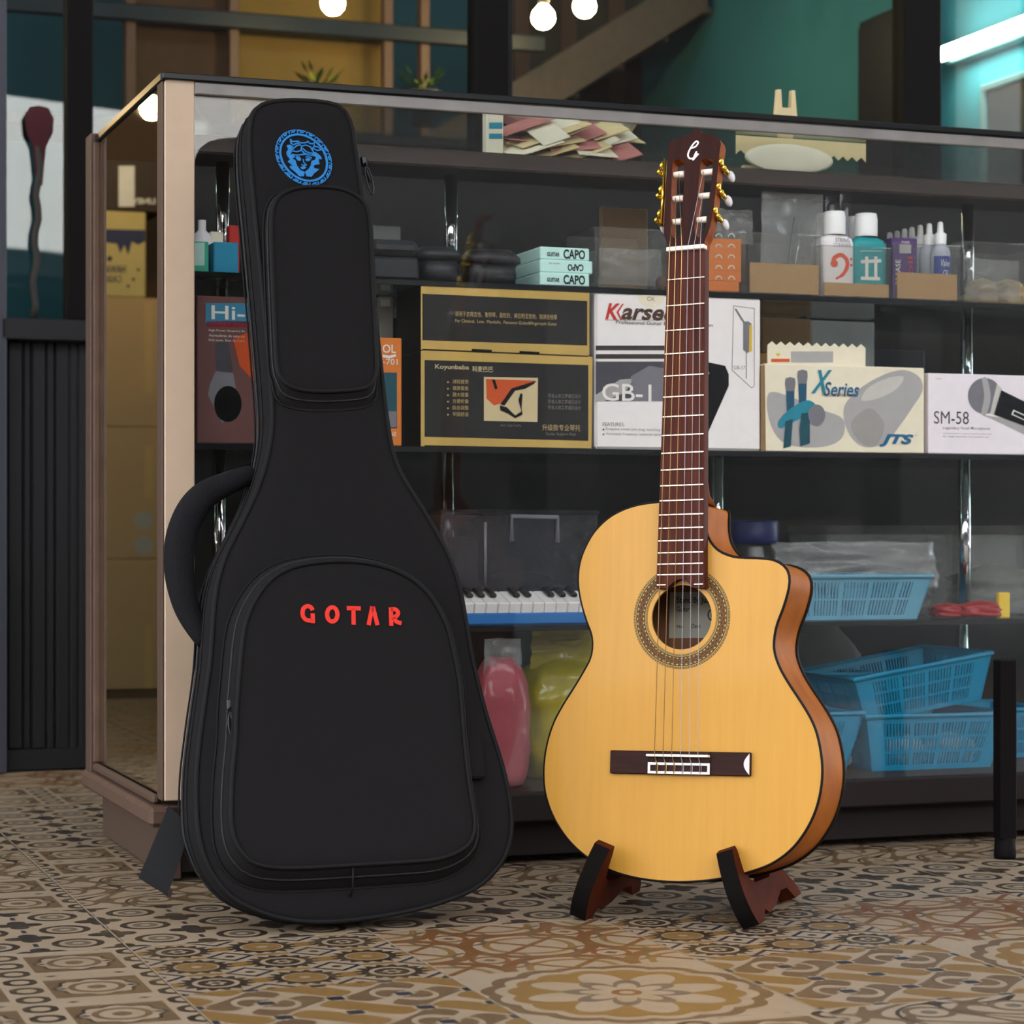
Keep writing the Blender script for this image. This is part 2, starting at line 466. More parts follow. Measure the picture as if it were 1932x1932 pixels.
pm('beam_brown', '#3b302a', .55, var=.2, scale=12); pm('back_board', '#1a1310', .6, var=.2)
pm('chrome', '#cfcfd2', .08, metal=1.0, var=.03)
pm('deck_board', '#2f241e', .55, var=.15)
pane('front_glass', (.975, .98, .98), .002, (.7, .7, .68)); pane('shelf_glass', (.86, .93, .91), .004, (.5, .6, .58))
pane('top_glass', (.93, .96, .95), .01, (.5, .5, .48))
pane('window_glass', (.80, .86, .86), .0, ior=1.6)
pane('clear_plastic', (.94, .94, .93), .025, (.75, .73, .68), rough=.12)
pane('film', (.86, .86, .86), .13, (.7, .7, .68), rough=.18)
pane('smoke_plastic', (.5, .5, .52), .10, (.25, .25, .27), rough=.2)
m = pm('mirror', '#c9c3b8', .01, metal=1.0, var=.01)
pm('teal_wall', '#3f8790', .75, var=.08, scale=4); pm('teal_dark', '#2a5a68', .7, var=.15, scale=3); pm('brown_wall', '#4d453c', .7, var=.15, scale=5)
pm('ceil_white', '#8d8a84', .9); pm('shop_dark', '#22211f', .9)
pm('facade_white', '#f0eee8', .9, var=.06, scale=1.5); pm('facade_blue', '#5a7488', .7); pm('asphalt', '#2c2b2a', .95); pm('facade_dim', '#18181a', .9); pm('facade_slate', '#17191b', .9)
pm('stringer_wood', '#6b5a4d', .5, var=.2)

def struct(o, label=None):
    o['kind'] = 'structure'
    if label: o['label'] = label
    return o
CM = lambda a, s, z: CAB @ Matrix.Translation((a, s, z))

# ------------------------------------------------------------------ floor of printed tiles
fl = struct(MB().box(-4.2, 6.0, -3.6, 6.0, -.05, -.0035).build('floor', 'grout', None, CAB), 'walkway and shop floor of patterned tiles in tan, brown and blue')
TW = .3; TL = .6; A0 = -.137; S0 = -1.06; g = .0007
def tile_mesh(m0, m1):
    b = MB(); x0, x1, y0, y1, z, c = g, TW - g, g, TL - g, 0.0, .0009
    b.add([(x0 + c, y0 + c, z), (x1 - c, y0 + c, z), (x1 - c, .3, z), (x0 + c, .3, z)], [(0, 1, 2, 3)], 0)
    b.add([(x0 + c, .3, z), (x1 - c, .3, z), (x1 - c, y1 - c, z), (x0 + c, y1 - c, z)], [(0, 1, 2, 3)], 1)
    o = [(x0, y0), (x1, y0), (x1, y1), (x0, y1)]; i = [(x0 + c, y0 + c), (x1 - c, y0 + c), (x1 - c, y1 - c), (x0 + c, y1 - c)]
    b.loops([[(x, y, -.004) for x, y in o], [(x, y, -c) for x, y in o], [(x, y, z) for x, y in i]], False, False, 2, False)
    return b.mesh('tile', ['tile_' + m0, 'tile_' + m1, 'tile_edge'])
TM = {}
def tile(m0, m1, col, row, flip=False):
    if (m0, m1) not in TM: TM[(m0, m1)] = tile_mesh(m0, m1)
    put('tile', TM[(m0, m1)], fl, Matrix.Translation((A0 + col * TW, S0 + row * TL, 0)))
for col in range(-9, 10):
    for row in range(-3, 8):
        s = S0 + row * TL; a = A0 + col * TW
        if row >= 4 and not (-7 <= col <= 0): continue
        if row == 0: t = ('chain', 'chain') if col <= -1 else (('scroll', 'gear') if col % 2 == 0 else ('medal', 'lattice'))
        elif row == 1: t = ('star', 'chain') if col <= -1 else ('star', 'swirl')
        elif row == 2: t = ('swirl', 'star') if col % 2 else ('chain', 'star')
        elif row == 3: t = ('lattice', 'scroll') if col % 2 else ('star', 'chain')
        else: t = ('star', 'swirl') if (row + col) % 2 else ('lattice', 'chain')
        tile(*t, col, row)

# ------------------------------------------------------------------ street side: arcade roof, piers, road, houses opposite
struct(MB().box(-9, 10, -.9, 12, 5.8, 6.0).build('ceiling', 'ceil_white'), 'ceiling over the covered walkway and the shop')
struct(MB().box(-9, 10, -1.0, -.9, 2.62, 4.35).build('trim_4', 'mullion_brown'), 'added dark beam along the street edge, cutting off sky reflections')  # unseen beam, added to keep bright sky out of the window reflections
pr = empty('trim_1', Matrix.Translation((0, -.9, 0))); struct(pr, 'row of pale piers along the street edge')
for x in (-5.2, -2.1, 9.2): MB().box(x - .22, x + .22, -.2, .2, 0, 5.8).build('pier', 'facade_white', pr)
struct(MB().box(-40, 50, -9, -.6, -.25, -.06).build('road', 'asphalt'), 'grey street in front of the walkway')
fa = struct(MB().box(-40, 8.2, -9.4, -9, 3.0, 5.6).build('wall_opposite', 'facade_white'), 'white upper storey of the house across the street')
fb = struct(MB().box(8.25, 50, -9.5, -9.1, 3.0, 5.6).build('wall_added_dark', 'facade_slate'), 'added dark slate-coloured house across the street that dims reflections in the glass')  # invented dark front, keeps a bright facade out of the counter glass
for i in range(8):
    x = -13.5 + i * 2.6
    f = MB().box(x, x + 1.1, -9.02, -8.97, 3.4, 5.0).build('window', 'facade_blue', fa)
    for j in range(2): MB().box(x + .06 + j * .52, x + .5 + j * .52, -8.965, -8.955, 3.5, 5.8).build('pane', 'facade_white', f)
struct(MB().box(-40, 50, -9.0, -8.8, 2.75, 2.95).build('trim_2', 'facade_dim'), 'ledge above the arches across the street')
struct(MB().box(-40, 50, -11.5, -11.3, -.2, 5.0).build('wall_far', 'shop_dark'), 'dark recess under the houses across the street')
for i in range(10):
    x = -12 + i * 4.6
    MB().box(x - .3, x + .3, -9.4, -8.9, -.2, 2.9).build('pier', 'facade_dim', fa)

# ------------------------------------------------------------------ shop front behind the counter
SF = 1.65
def frontbox(name, x0, x1, y0, y1, d, mat, parent=None, s=SF, z0=None, z1=None):
    a0, zt = ca(x0, y0, s); a1, _ = ca(x1, y0, s); _, zb = ca(x0, y1, s)
    return MB().rbox(a0, a1, s, s + d, zb if z0 is None else z0, zt if z1 is None else z1, .003).build(name, mat, parent, CAB)
dr = empty('door_1', CM(.1, SF, 0)); struct(dr, 'black grooved shop door leaf left of the glass counter'); CI = (CM(.1, SF, 0)).inverted() @ CAB
def dpart(name, x0, x1, y0, y1, s, d, mat, z0=None, z1=None):
    o = frontbox(name, x0, x1, y0, y1, d, mat, dr, s, z0, z1); o.matrix_basis = CI; return o
dpart('panel', 2, 185, 636, 1452, SF + .012, .02, 'door_paint', z0=.004)
dpart('rail', 2, 185, 598, 640, SF - .03, .07, 'door_paint'); dpart('bottom_rail', 2, 185, 1416, 1455, SF - .004, .03, 'door_paint', z0=.002)
for i, (x0, x1) in enumerate(((15, 42), (45, 57), (61, 86), (89, 102), (106, 130), (133, 146), (150, 175))): dpart('plank', x0, x1, 642, 1414, SF, .02, 'door_paint')
dpart('stile', -22, 13, -120, 1456, SF - .03, .06, 'jamb_paint', z0=.0)
a0, _ = ca(175, 300, SF); aL, _ = ca(-22, 300, SF)
struct(MB().box(.12, 3.4, SF + .005, SF + .05, 0, .93).build('wall_front', 'door_paint', None, CAB), 'dark boarded wall under the shop windows behind the counter')
mu = [(127, 176), (897, 962), (1706, 1777)]
tr = empty('trim_3', CM(0, SF, 0)); struct(tr, 'dark upright mullions of the shop window')
CI3 = CM(0, SF, 0).inverted() @ CAB
for i, (x0, x1) in enumerate(mu):
    o = frontbox('mullion', x0, x1, -400, 650, .06, 'mullion_paint', tr, SF - .02, z0=ca(150, 606, SF)[1], z1=5.8); o.matrix_basis = CI3
o = frontbox('mullion_lining', 925, 968, -400, 650, .09, 'mullion_brown', tr, SF + .045, z0=.6, z1=5.8); o.matrix_basis = CI3
edges = [-20, 127, 897, 1706, 2500]
for i in range(4):
    a0, _ = ca(edges[i], 200, SF); a1, _ = ca(edges[i + 1], 200, SF)
    struct(MB().box(a0, a1, SF + .006, SF + .012, .93, 5.8).build('window_%d' % (i + 1), 'window_glass', None, CAB), ('narrow', 'wide left', 'wide middle', 'right-hand')[i] + ' pane of the shop window above the counter')
# ------------------------------------------------------------------ shop interior shell
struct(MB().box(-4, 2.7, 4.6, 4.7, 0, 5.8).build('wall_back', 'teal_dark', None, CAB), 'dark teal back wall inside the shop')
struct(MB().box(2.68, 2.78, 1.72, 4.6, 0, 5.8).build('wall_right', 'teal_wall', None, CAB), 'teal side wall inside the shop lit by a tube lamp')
struct(MB().box(-3.2, -3.1, 1.65, 4.7, 0, 5.8).build('wall_left', 'brown_wall', None, CAB), 'brown side wall inside the shop')
struct(MB().box(-4.2, -.62, SF, SF + .05, 0, 5.8).build('wall_entry', 'door_paint', None, CAB), 'dark shop front wall beside the open doorway')

# ------------------------------------------------------------------ the glass counter
ZT = 1.131; ZA = .864; ZB = .619; ZC = .353; ZD = .109; LEN = 2.20; DEP = .57
ct = empty('display_counter', CAB); tag(ct, 'long glass display counter with a beige corner post and mirrored end', 'display counter')
def cp(name, mat, *b, r=.0015, parent=None): return MB().rbox(*b, r).build(name, mat, parent or ct)
cp('corner_post', 'post_laminate', 0, .0425, 0, .034, .118, 1.124)
cp('post_side', 'frame_brown', -.0035, 0, 0.002, .036, .118, 1.124, r=.001)
cp('top_strip', 'edge_black', -.004, LEN, -.006, .012, 1.1215, ZT)
cp('edge_band', 'edge_band', .0425, LEN, -.002, .004, 1.1035, 1.121)
cp('top_glass', 'top_glass', .0, LEN, .012, DEP, 1.1225, ZT - .001)
cp('front_glass', 'front_glass', .0425, LEN, .006, .011, ZD, 1.1035, r=.0005)
mr = cp('mirror_panel', 'mirror', -.001, .006, .036, DEP - .045, .125, 1.118, r=.0005)
mr['label'] = 'mirror glass on the end of the counter'
cp('side_top_strip', 'edge_black', -.006, .006, .0, DEP, 1.119, ZT)
cp('back_stile', 'frame_brown', -.014, .016, DEP - .045, DEP, .10, ZT + .002)
cp('stile_bead', 'worn_brown', -.010, 0, DEP - .056, DEP - .046, .125, 1.118)
cp('side_sill', 'worn_brown', -.022, .03, -.004, DEP, .082, .110, r=.006)
cp('side_bead', 'frame_brown', -.012, .0, .03, DEP - .05, .1105, .124, r=.004)
cp('side_plinth', 'plinth_brown', .012, .03, .03, DEP - .01, .004, .084)
cp('front_rail', 'plinth_dark', .0, LEN, -.004, .03, .066, ZD, r=.003)
cp('front_plinth', 'plinth_dark', .03, LEN, .035, .055, .012, .066)
cp('bottom_deck', 'deck_board', .0, LEN, .012, DEP, ZD - .012, ZD + .0005, r=.001)
cp('back_board', 'back_board', .0, LEN, DEP - .012, DEP, ZD, 1.098)
cp('upper_shelf', 'beam_brown', .016, LEN, .075, .26, 1.046, 1.060, r=.003)
cp('shelf_lip', 'beam_brown', .016, LEN, .070, .085, 1.034, 1.0605, r=.003)
cp('top_back_rail', 'frame_brown', .016, LEN, DEP - .02, DEP, 1.098, 1.121)
SS = .060
for z in (ZA, ZB, ZC):
    sh = cp('glass_shelf', 'shelf_glass', .02, LEN, SS + .003, .50, z - .008, z, r=.0005)
    cp('shelf_edge', 'edge_black', .02, LEN, SS, SS + .003, z - .0085, z, r=.0005, parent=sh)
def tubep(x, y, s, z0, z1, r=.0105):
    a, _ = ca(x, y, s); MB().lathe([(r, z0), (r, z1)], 20, M=Matrix.Translation((a, s, 0))).build('chrome_tube', 'chrome', ct)
for x in (851, 1826, 420):
    tubep(x, 400, .215, ZA, 1.046); tubep(x - 2, 700, .215, ZB, ZA - .008); tubep(x - 6, 900, .215, ZC, ZB - .008); tubep(x - 10, 1250, .46, ZD, ZC - .008)
tubep(1353, 900, .16, ZC, ZB - .008)
MB().rbox(LEN - .045, LEN, -.006, .03, .0, ZT, .002).build('end_post', 'dark_wood', ct)
lg = empty('bench_leg', CAB @ Matrix.Translation((ca(1896, 1500, -.16)[0], -.16, 0)))
tag(lg, 'black square upright on a foot at the edge beside the blue baskets', 'post')
MB().rbox(-.014, .014, -.012, .012, .03, .30, .002).build('upright', 'mullion_paint', lg)
MB().lathe([(.016, 0), (.017, .006), (.015, .032)], 16).build('foot', 'mullion_paint', lg)

struct(MB().box(2.79, 7.0, SF, SF + .1, 0, 5.8).build('wall_next', 'brown_wall', None, CAB), 'brown front wall of the neighbouring shop')
struct(MB().box(9.7, 9.9, -.9, 6, 0, 5.8).build('wall_sky_block', 'brown_wall'), 'added dull wall shutting out bright sky at the end of the walkway')  # unseen wall added to keep side skylight off the guitar
# ------------------------------------------------------------------ gig bag
pm('bag_cloth', '#171516', .95, var=.12, scale=400, bump=.25, bscale=900, spec=.12)
pm('bag_side', '#171515', .95, var=.12, scale=300, bump=.2, bscale=800, spec=.2)
pm('piping', '#111011', .7, var=.1, spec=.15); pm('zip_black', '#121113', .5, bump=.6, bscale=600); pm('mesh_pad', '#121114', .9, spec=.15, bump=.8, bscale=260)
pm('web', '#101012', .85, bump=.4, bscale=300); pm('blue_thread', '#146aa8', .6, var=.25, scale=120); pm('red_thread', '#c9200c', .6, var=.1, scale=300)
pm('pull_metal', '#2a2a2c', .3, metal=.8)
B_LEAN = math.radians(15.3); B_R = pose(None, YAW, B_LEAN)
bz = .010; by = (H - bz) * F / (1744 - CY); B_O = Vector(((640 - CX) / F * by, by, bz))
B_M = Matrix.Translation(B_O) @ B_R.to_4x4()
bag = empty('gig_bag', B_M); tag(bag, 'tall black padded guitar gig bag with red lettering leaning on the counter', 'gig bag')
bp = lambda x, y, n=0.0: hit(x, y, B_O, B_R, n)
front = [(470, 222), (484, 198), (512, 187), (560, 184), (620, 189), (650, 202), (667, 230), (675, 275), (688, 370), (703, 500), (716, 620), (727, 720), (737, 800), (748, 858), (766, 900), (796, 948), (826, 998), (853, 1050), (872, 1105), (884, 1170), (898, 1250), (922, 1345), (952, 1440), (967, 1510), (970, 1568), (957, 1618), (925, 1660), (880, 1690), (800, 1717), (710, 1735), (620, 1744), (545, 1740), (482, 1722), (432, 1694), (396, 1650), (376, 1600), (367, 1540), (367, 1450), (378, 1350), (392, 1250), (397, 1180), (403, 1115), (420, 1050), (452, 985), (482, 920), (500, 862), (509, 805), (509, 755), (504, 690), (496, 600), (481, 440), (467, 290)]
BF = ccw(resample(catmull([bp(x, y) for x, y in front], 6), 170))
def bt(y): return 1.0 - .16 * min(1, max(0, (y - .45) / .5))      # slimmer towards the head
def bagloop(ins, n, wob=0.0):
    low = [1 - min(1, max(0, p.y / .13)) for p in BF]
    d = [ins[0] * (1 - l) + ins[1] * l for l in low]
    out = inset(BF, d)
    return [Vector((q.x, q.y, n * bt(q.y))) for q in out]
prof = [((.030, .030), .0035), ((.012, .012), .002), ((.003, .003), -.002), ((.0, .001), -.008), ((0, .004), -.030), ((0, .009), -.055), ((.001, .018), -.080), ((.004, .027), -.098), ((.014, .045), -.108), ((.04, .07), -.111)]
MB().loops([bagloop(*p) for p in prof][::-1], True, True).build('shell', ['bag_cloth'], bag)
bag.children[0]['label'] = 'black woven cloth body'
MB().tube([Vector((q.x, q.y, -.0015)) for q in inset(BF, .0035)], .0034, 7, closed=True).build('piping', 'piping', bag)
MB().tube(bagloop((-.0008, .012), -.066), .0022, 6, closed=True).build('side_zip', 'zip_black', bag)
MB().tube(bagloop((-.0008, .006), -.042), .0014, 6, closed=True).build('side_seam', 'piping', bag)
MB().tube(bagloop((-.0008, .022), -.088), .0014, 6, closed=True).build('side_seam', 'piping', bag)

def pocket(name, px_front, n_front, grow, hgt, seams=True):
    """gusseted pocket: the photo's front outline, lofted back to the bag"""
    top = ccw(resample(catmull([bp(x, y, n_front) for x, y in px_front], 6), 120))
    base = inset(top, [-gr for gr in [grow(q) for q in top]])
    mid = [a.lerp(b, .35) for a, b in zip(top, base)]
    L = lambda o, n: [Vector((q.x, q.y, n)) for q in o]
    k = MB().loops([L(base, .0015), L([a.lerp(b, .8) for a, b in zip(top, base)], hgt * .35), L(mid, hgt * .72), L(inset(top, -.0035), hgt * .95), L(inset(top, .004), hgt), L(inset(top, .02), hgt + .002)], False, True).build(name, 'bag_cloth', bag)
    MB().tube(L(inset(top, -.001), hgt), .0031, 7, closed=True).build('piping', 'piping', k)
    MB().tube(L([a.lerp(b, .55) for a, b in zip(top, base)], hgt * .56), .0016, 6, closed=True).build('zip', 'zip_black', k)
    MB().tube(L(inset(base, -.001), .003), .0016, 6, closed=True).build('seam', 'piping', k)
    return k
up = [(515, 500), (513, 434), (515, 399), (521, 380), (533, 367), (554, 358), (580, 354), (614, 354), (645, 358), (670, 369), (686, 383), (694, 402), (698, 440), (703, 560), (709, 680), (707, 708), (697, 725), (676, 733), (618, 737), (575, 735), (549, 728), (533, 714), (524, 692), (519, 600)]
pocket('upper_pocket', up, .018, lambda q: .007 + .015 * min(1, max(0, (bp(600, 712, .018).y - q.y) / .012)), .018)
lo = [(446, 1400), (449, 1330), (454, 1267), (461, 1197), (471, 1158), (489, 1123), (514, 1093), (549, 1073), (595, 1063), (654, 1060), (707, 1066), (749, 1079), (785, 1100), (813, 1128), (831, 1158), (845, 1190), (855, 1232), (866, 1290), (873, 1373), (880, 1447), (890, 1517), (895, 1556), (887, 1587), (863, 1606), (824, 1619), (755, 1625), (669, 1630), (580, 1635), (522, 1635), (483, 1628), (460, 1610), (445, 1583), (438, 1544), (440, 1466)]
ylo = bp(650, 1600, .036).y; yhi = bp(650, 1180, .036).y
k = pocket('lower_pocket', lo, .036, lambda q: .017 + .016 * (1 - min(1, max(0, (q.y - .02) / .10))), .036)
# vertical seam and side tab under the lower pocket
e = [bp(666, 1634, .034), bp(664, 1690, .012)]
MB().tube([Vector((e[0].x, e[0].y, .034)), Vector((e[1].x, e[1].y + .008, .018)), Vector((e[1].x, e[1].y, .004))], .0013, 6).build('seam', 'zip_black', k)
q0, q1 = bp(892, 1384, .02), bp(905, 1470, .012)
MB().rbox(q0.x - .010, q0.x + .014, q1.y, q0.y, .006, .0185, .003).build('zip_garage', 'bag_cloth', k)
# zip pulls
def pull(parent, x, y, n, ln=.032, ang=.2):
    c = bp(x, y, n); M = Matrix.Translation((c.x, c.y, n)) @ Matrix.Rotation(ang, 4, 'Z')
    o = MB().rbox(-.004, .004, -.007, .007, -.003, .004, .0015, M=M).build('zip_slider', 'pull_metal', parent)
    b = MB(); pts = [M @ Vector((.0035 * math.sin(t), -.006 - ln * (.5 - .5 * math.cos(t / 2)) if t <= PI * 2 else 0, .006)) for t in [2 * PI * i / 24 for i in range(25)]]
    loop = [M @ Vector((.0042 * math.cos(t), -.010 - ln / 2 + (ln / 2) * math.sin(t), .006)) for t in [2 * PI * i / 24 for i in range(24)]]
    b.tube(loop, .0013, 6, closed=True); b.tube([M @ Vector((0, -.004, .005)), M @ Vector((0, -.010 - ln * .55, .006))], .0020, 6)
    b.build('zip_tab', 'pull_metal', o)
pull(bag, 686, 305, -.02, .040, -.06 + .2); pull(k, 433, 1330, .02, .030, .0)
# padded side handle, lower strap
hp = [(478, 893), (425, 914), (385, 935), (358, 968), (341, 1015), (338, 1070), (344, 1115), (358, 1160), (388, 1212)]
H3 = []
for (x, y), n in zip(hp, (-.055, -.057, -.06, -.062, -.064, -.066, -.066, -.065, -.06)):
    q = bp(x, y, n); H3.append(Vector((q.x, q.y, n)))
hh = catmull(H3, 6, False)
MB().tube(hh, [.010 + .010 * math.sin(PI * i / (len(hh) - 1)) ** .6 for i in range(len(hh))], 12).build('side_handle', 'mesh_pad', bag)['label'] = 'padded mesh carry handle'
SQ = []
for x, y, n in ((318, 1520, -.088), (362, 1560, -.080), (316, 1689, -.098), (262, 1656, -.108)):
    q = bp(x, y, n); SQ.append(Vector((q.x, q.y, n)))
MB().add(SQ + [p + Vector((0, 0, -.003)) for p in SQ], [(3, 2, 1, 0), (4, 5, 6, 7), (0, 1, 5, 4), (1, 2, 6, 5), (2, 3, 7, 6), (3, 0, 4, 7)]).build('strap_end', 'web', bag)
# round blue embroidered badge
em_pt = lambda zx, zy: bp(500 + zx / 12.07, 220 + zy / 12.07, .0035)
eb = MB(); z0, z1 = .0030, .0052
def emst(pts, wd): eb.stroke([em_pt(*p) for p in pts], wd / 12.07 / 1420, z0, z1)
def empo(pts): eb.plate(ccw([em_pt(*p) for p in pts]), [], z0, z1, smooth_wall=False)
ring = lambda r, t: em_pt(875 + r * (640 * math.cos(t) + 55 * math.sin(t)), 945 + r * (115 * math.cos(t) + 625 * math.sin(t)))
bl = bpy.data.objects.new
eb.stroke([ring(.83, 2 * PI * i / 72) for i in range(72)], 50 / 12.07 / 1420, z0, z1, closed=True)
NU = 18
for u_ in range(NU):
    t0 = 2 * PI * u_ / NU; dt = 2 * PI / NU
    arc = lambda r, f0, f1: [ring(r, t0 + dt * (f0 + (f1 - f0) * i / 4)) for i in range(5)]
    eb.stroke(arc(.985, .04, .92), .0017, z0, z1); eb.stroke([ring(.985, t0 + dt * .06), ring(.89, t0 + dt * .06)], .0015, z0, z1)
    eb.stroke(arc(.925, .30, .70), .0019, z0, z1); eb.stroke([ring(.985, t0 + dt * .72), ring(.925, t0 + dt * .72)], .0015, z0, z1)
badge = eb.build('badge_ring', 'blue_thread', bag); badge['label'] = 'round blue meander border of the embroidered badge'
eb = MB()
empo([(480, 665), (560, 650), (640, 690), (600, 760), (640, 800), (590, 830), (580, 880), (640, 890), (690, 930), (620, 960), (690, 1010), (720, 1120), (800, 1230), (900, 1270), (880, 1370), (770, 1370), (690, 1280), (570, 1180), (560, 1130), (620, 1140), (560, 1070), (510, 1045), (540, 1000), (570, 990), (510, 920), (480, 840), (490, 790), (530, 760)])
empo([(1090, 800), (1180, 840), (1230, 880), (1290, 950), (1270, 990), (1220, 970), (1225, 1040), (1240, 1095), (1160, 1110), (1110, 1120), (1110, 1180), (1230, 1210), (1120, 1300), (1050, 1385), (940, 1370), (900, 1270), (990, 1200), (1040, 1110), (1050, 1020), (1140, 990), (1150, 930), (1060, 890)])
for st in ([(570, 520), (620, 580), (740, 570), (800, 610), (930, 605), (965, 575), (1010, 620), (1080, 630), (1140, 580), (1100, 700), (1070, 760)], [(570, 520), (590, 620), (640, 650), (740, 610), (820, 680), (930, 660), (1030, 700), (1090, 800)], [(600, 780), (700, 680), (790, 650)], [(590, 790), (720, 810), (820, 780), (830, 680)], [(830, 780), (880, 840), (980, 880), (1100, 900)], [(850, 730), (920, 800), (1000, 840), (1110, 850)], [(600, 870), (700, 890), (800, 880), (900, 870), (1060, 900)], [(1090, 710), (1160, 690), (1230, 720), (1270, 770), (1180, 780), (1100, 740)], [(920, 930), (1000, 930), (1060, 960)], [(860, 980), (880, 1060), (930, 1110), (880, 1130), (820, 1100)]): emst(st, 30)
empo([(700, 910), (780, 920), (820, 980), (800, 1020), (740, 1010), (700, 960)]); empo([(920, 970), (980, 950), (1040, 980), (1010, 1020), (950, 1030), (915, 1000)])
empo([(800, 1160), (860, 1140), (940, 1160), (900, 1200), (860, 1215), (820, 1200)])
o = eb.build('badge_face', 'blue_thread', bag); o['label'] = 'blue embroidered head with wild hair'
# red letters
lp_ = lambda zx, zy: bp(560 + zx / 8.78, 1120 + zy / 8.78, .039)
def letter(ch, strokes, wd=70):
    b = MB()
    for st, cl in strokes: b.stroke([lp_(*p) for p in st], wd / 8.78 / 1490, .036, .0395, closed=cl)
    b.build('letter', 'red_thread', k)['label'] = 'red embroidered letter ' + ch
letter('G', [(catmull([(262, 275), (230, 225), (170, 208), (112, 245), (95, 320), (108, 385), (155, 435), (215, 447), (260, 445)], 4, False), False), ([(263, 330), (266, 490)], False)])
letter('O', [(circ(587, 345, 86, 32, 118), True)])
letter('T', [([(828, 240), (1058, 246)], False), ([(938, 240), (941, 516)], False)])
letter('A', [([(1188, 522), (1252, 215)], False), ([(1258, 215), (1336, 522)], False)])
letter('R', [([(1565, 535), (1557, 232)], False), (catmull([(1557, 262), (1630, 262), (1676, 310), (1655, 368), (1590, 392)], 4, False), False), (catmull([(1600, 395), (1650, 465), (1732, 492)], 4, False), False)])

# ------------------------------------------------------------------ guitar
def wood(name, c0, c1, scale, stretch, rough=.35, coat=.6, bands=.5, spec=.12):
    m = bpy.data.materials.new(name); m.use_nodes = True; nt = m.node_tree; b = nt.nodes['Principled BSDF']
    tc = nt.nodes.new('ShaderNodeTexCoord'); mp = nt.nodes.new('ShaderNodeMapping'); mp.inputs['Scale'].default_value = stretch
    nt.links.new(tc.outputs['Object'], mp.inputs[0])
    nz = nt.nodes.new('ShaderNodeTexNoise'); nz.inputs['Scale'].default_value = scale; nz.inputs['Detail'].default_value = 6; nz.inputs['Distortion'].default_value = .4
    nt.links.new(mp.outputs[0], nz.inputs['Vector'])
    cr = nt.nodes.new('ShaderNodeValToRGB'); cr.color_ramp.elements[0].color = lin(c0); cr.color_ramp.elements[1].color = lin(c1)
    cr.color_ramp.elements[0].position = .5 - bands / 2; cr.color_ramp.elements[1].position = .5 + bands / 2
    nt.links.new(nz.outputs[0], cr.inputs[0]); nt.links.new(cr.outputs[0], b.inputs['Base Color'])
    b.inputs['Roughness'].default_value = rough; b.inputs['Coat Weight'].default_value = coat; b.inputs['Coat Roughness'].default_value = .06; b.inputs['Specular IOR Level'].default_value = spec
    MATS[name] = m
wood('spruce', '#b28030', '#ba8735', 14, (9, .5, 1), .45, .12, spec=.25)
wood('mahogany', '#84430a', '#a35c14', 10, (2, 2, 2), .5, .05, spec=.08); wood('rosewood', '#30140d', '#572a1c', 16, (10, .4, 1), .65, .0)
wood('dark_rosewood', '#1f0d0a', '#331712', 20, (.6, 10, 1), .5, .1); wood('head_veneer', '#220b08', '#32140f', 12, (8, .6, 1), .3, .12, spec=.08)
wood('slot_wood', '#6e3312', '#8a4a1e', 14, (3, 3, 3), .6, .0, spec=.05); wood('inner_wood', '#6a4632', '#8a6248', 10, (6, .6, 1), .6, .0)
pm('binding', '#120c0a', .5, spec=.12); pm('bone', '#efe6d6', .35, var=.04); pm('plastic_white', '#e9e4da', .3, var=.03); pm('fret', '#cfc0b0', .2, metal=1, var=.05)
pm('gold', '#d9b548', .18, metal=1, var=.1); pm('pearl', '#c9c2c4', .25, var=.06); pm('string_wound', '#b8966a', .3, metal=.9); pm('string_nylon', '#a39ca6', .35, var=.02)
pm('ink', '#15151a', .7); pm('paper_label', '#a9a89a', .8, var=.06); pm('roller', '#e3d8cc', .4, var=.05); pm('logo_white', '#f2f2f2', .5)
m = bpy.data.materials.new('rosette'); m.use_nodes = True; nt = m.node_tree; b_ = nt.nodes['Principled BSDF']; MATS['rosette'] = m
tc = nt.nodes.new('ShaderNodeTexCoord'); sx = nt.nodes.new('ShaderNodeSeparateXYZ'); nt.links.new(tc.outputs['Object'], sx.inputs[0])
px_, py_ = E_(nt, sx.outputs[0]), E_(nt, sx.outputs[1]); rr = hyp(px_, py_); tt = py_.atan2(px_)
colr = lin('#5b3d1c')
def rpaint(mask, c):
    global colr
    n = nt.nodes.new('ShaderNodeMix'); n.data_type = 'RGBA'; nt.links.new(mask.v, n.inputs[0])
    for i, v in ((6, colr), (7, c)):
        if isinstance(v, tuple): n.inputs[i].default_value = v
        else: nt.links.new(v, n.inputs[i])
    colr = n.outputs[2]
rpaint((rr - .0565).abs().lt(.0042) * ((tt * 36).sin() * (rr * 1400).sin()).gt(.35), lin('#3c2a12'))
rpaint(((rr - .0565).abs() - .0040).abs().lt(.0006) * (tt * 60).sin().gt(.3), lin('#c89a48'))
rpaint(((rr - .0565).abs() - .0066).abs().lt(.0013), lin('#20241a')); rpaint(((rr - .0565).abs() - .0066).abs().lt(.0005), lin('#a08850'))
rpaint(((rr - .0565).abs() - .0085).abs().lt(.0009) * (tt * 110).sin().gt(0.0), lin('#b06a3c')); rpaint(((rr - .0565).abs() - .0085).abs().lt(.0009) * (tt * 110 + 2.0).sin().gt(.4), lin('#6d7a3a'))
rpaint((rr - .0565).abs().gt(.0092), lin('#241a10'))
nt.links.new(colr, b_.inputs['Base Color']); b_.inputs['Roughness'].default_value = .5; b_.inputs['Specular IOR Level'].default_value = .2

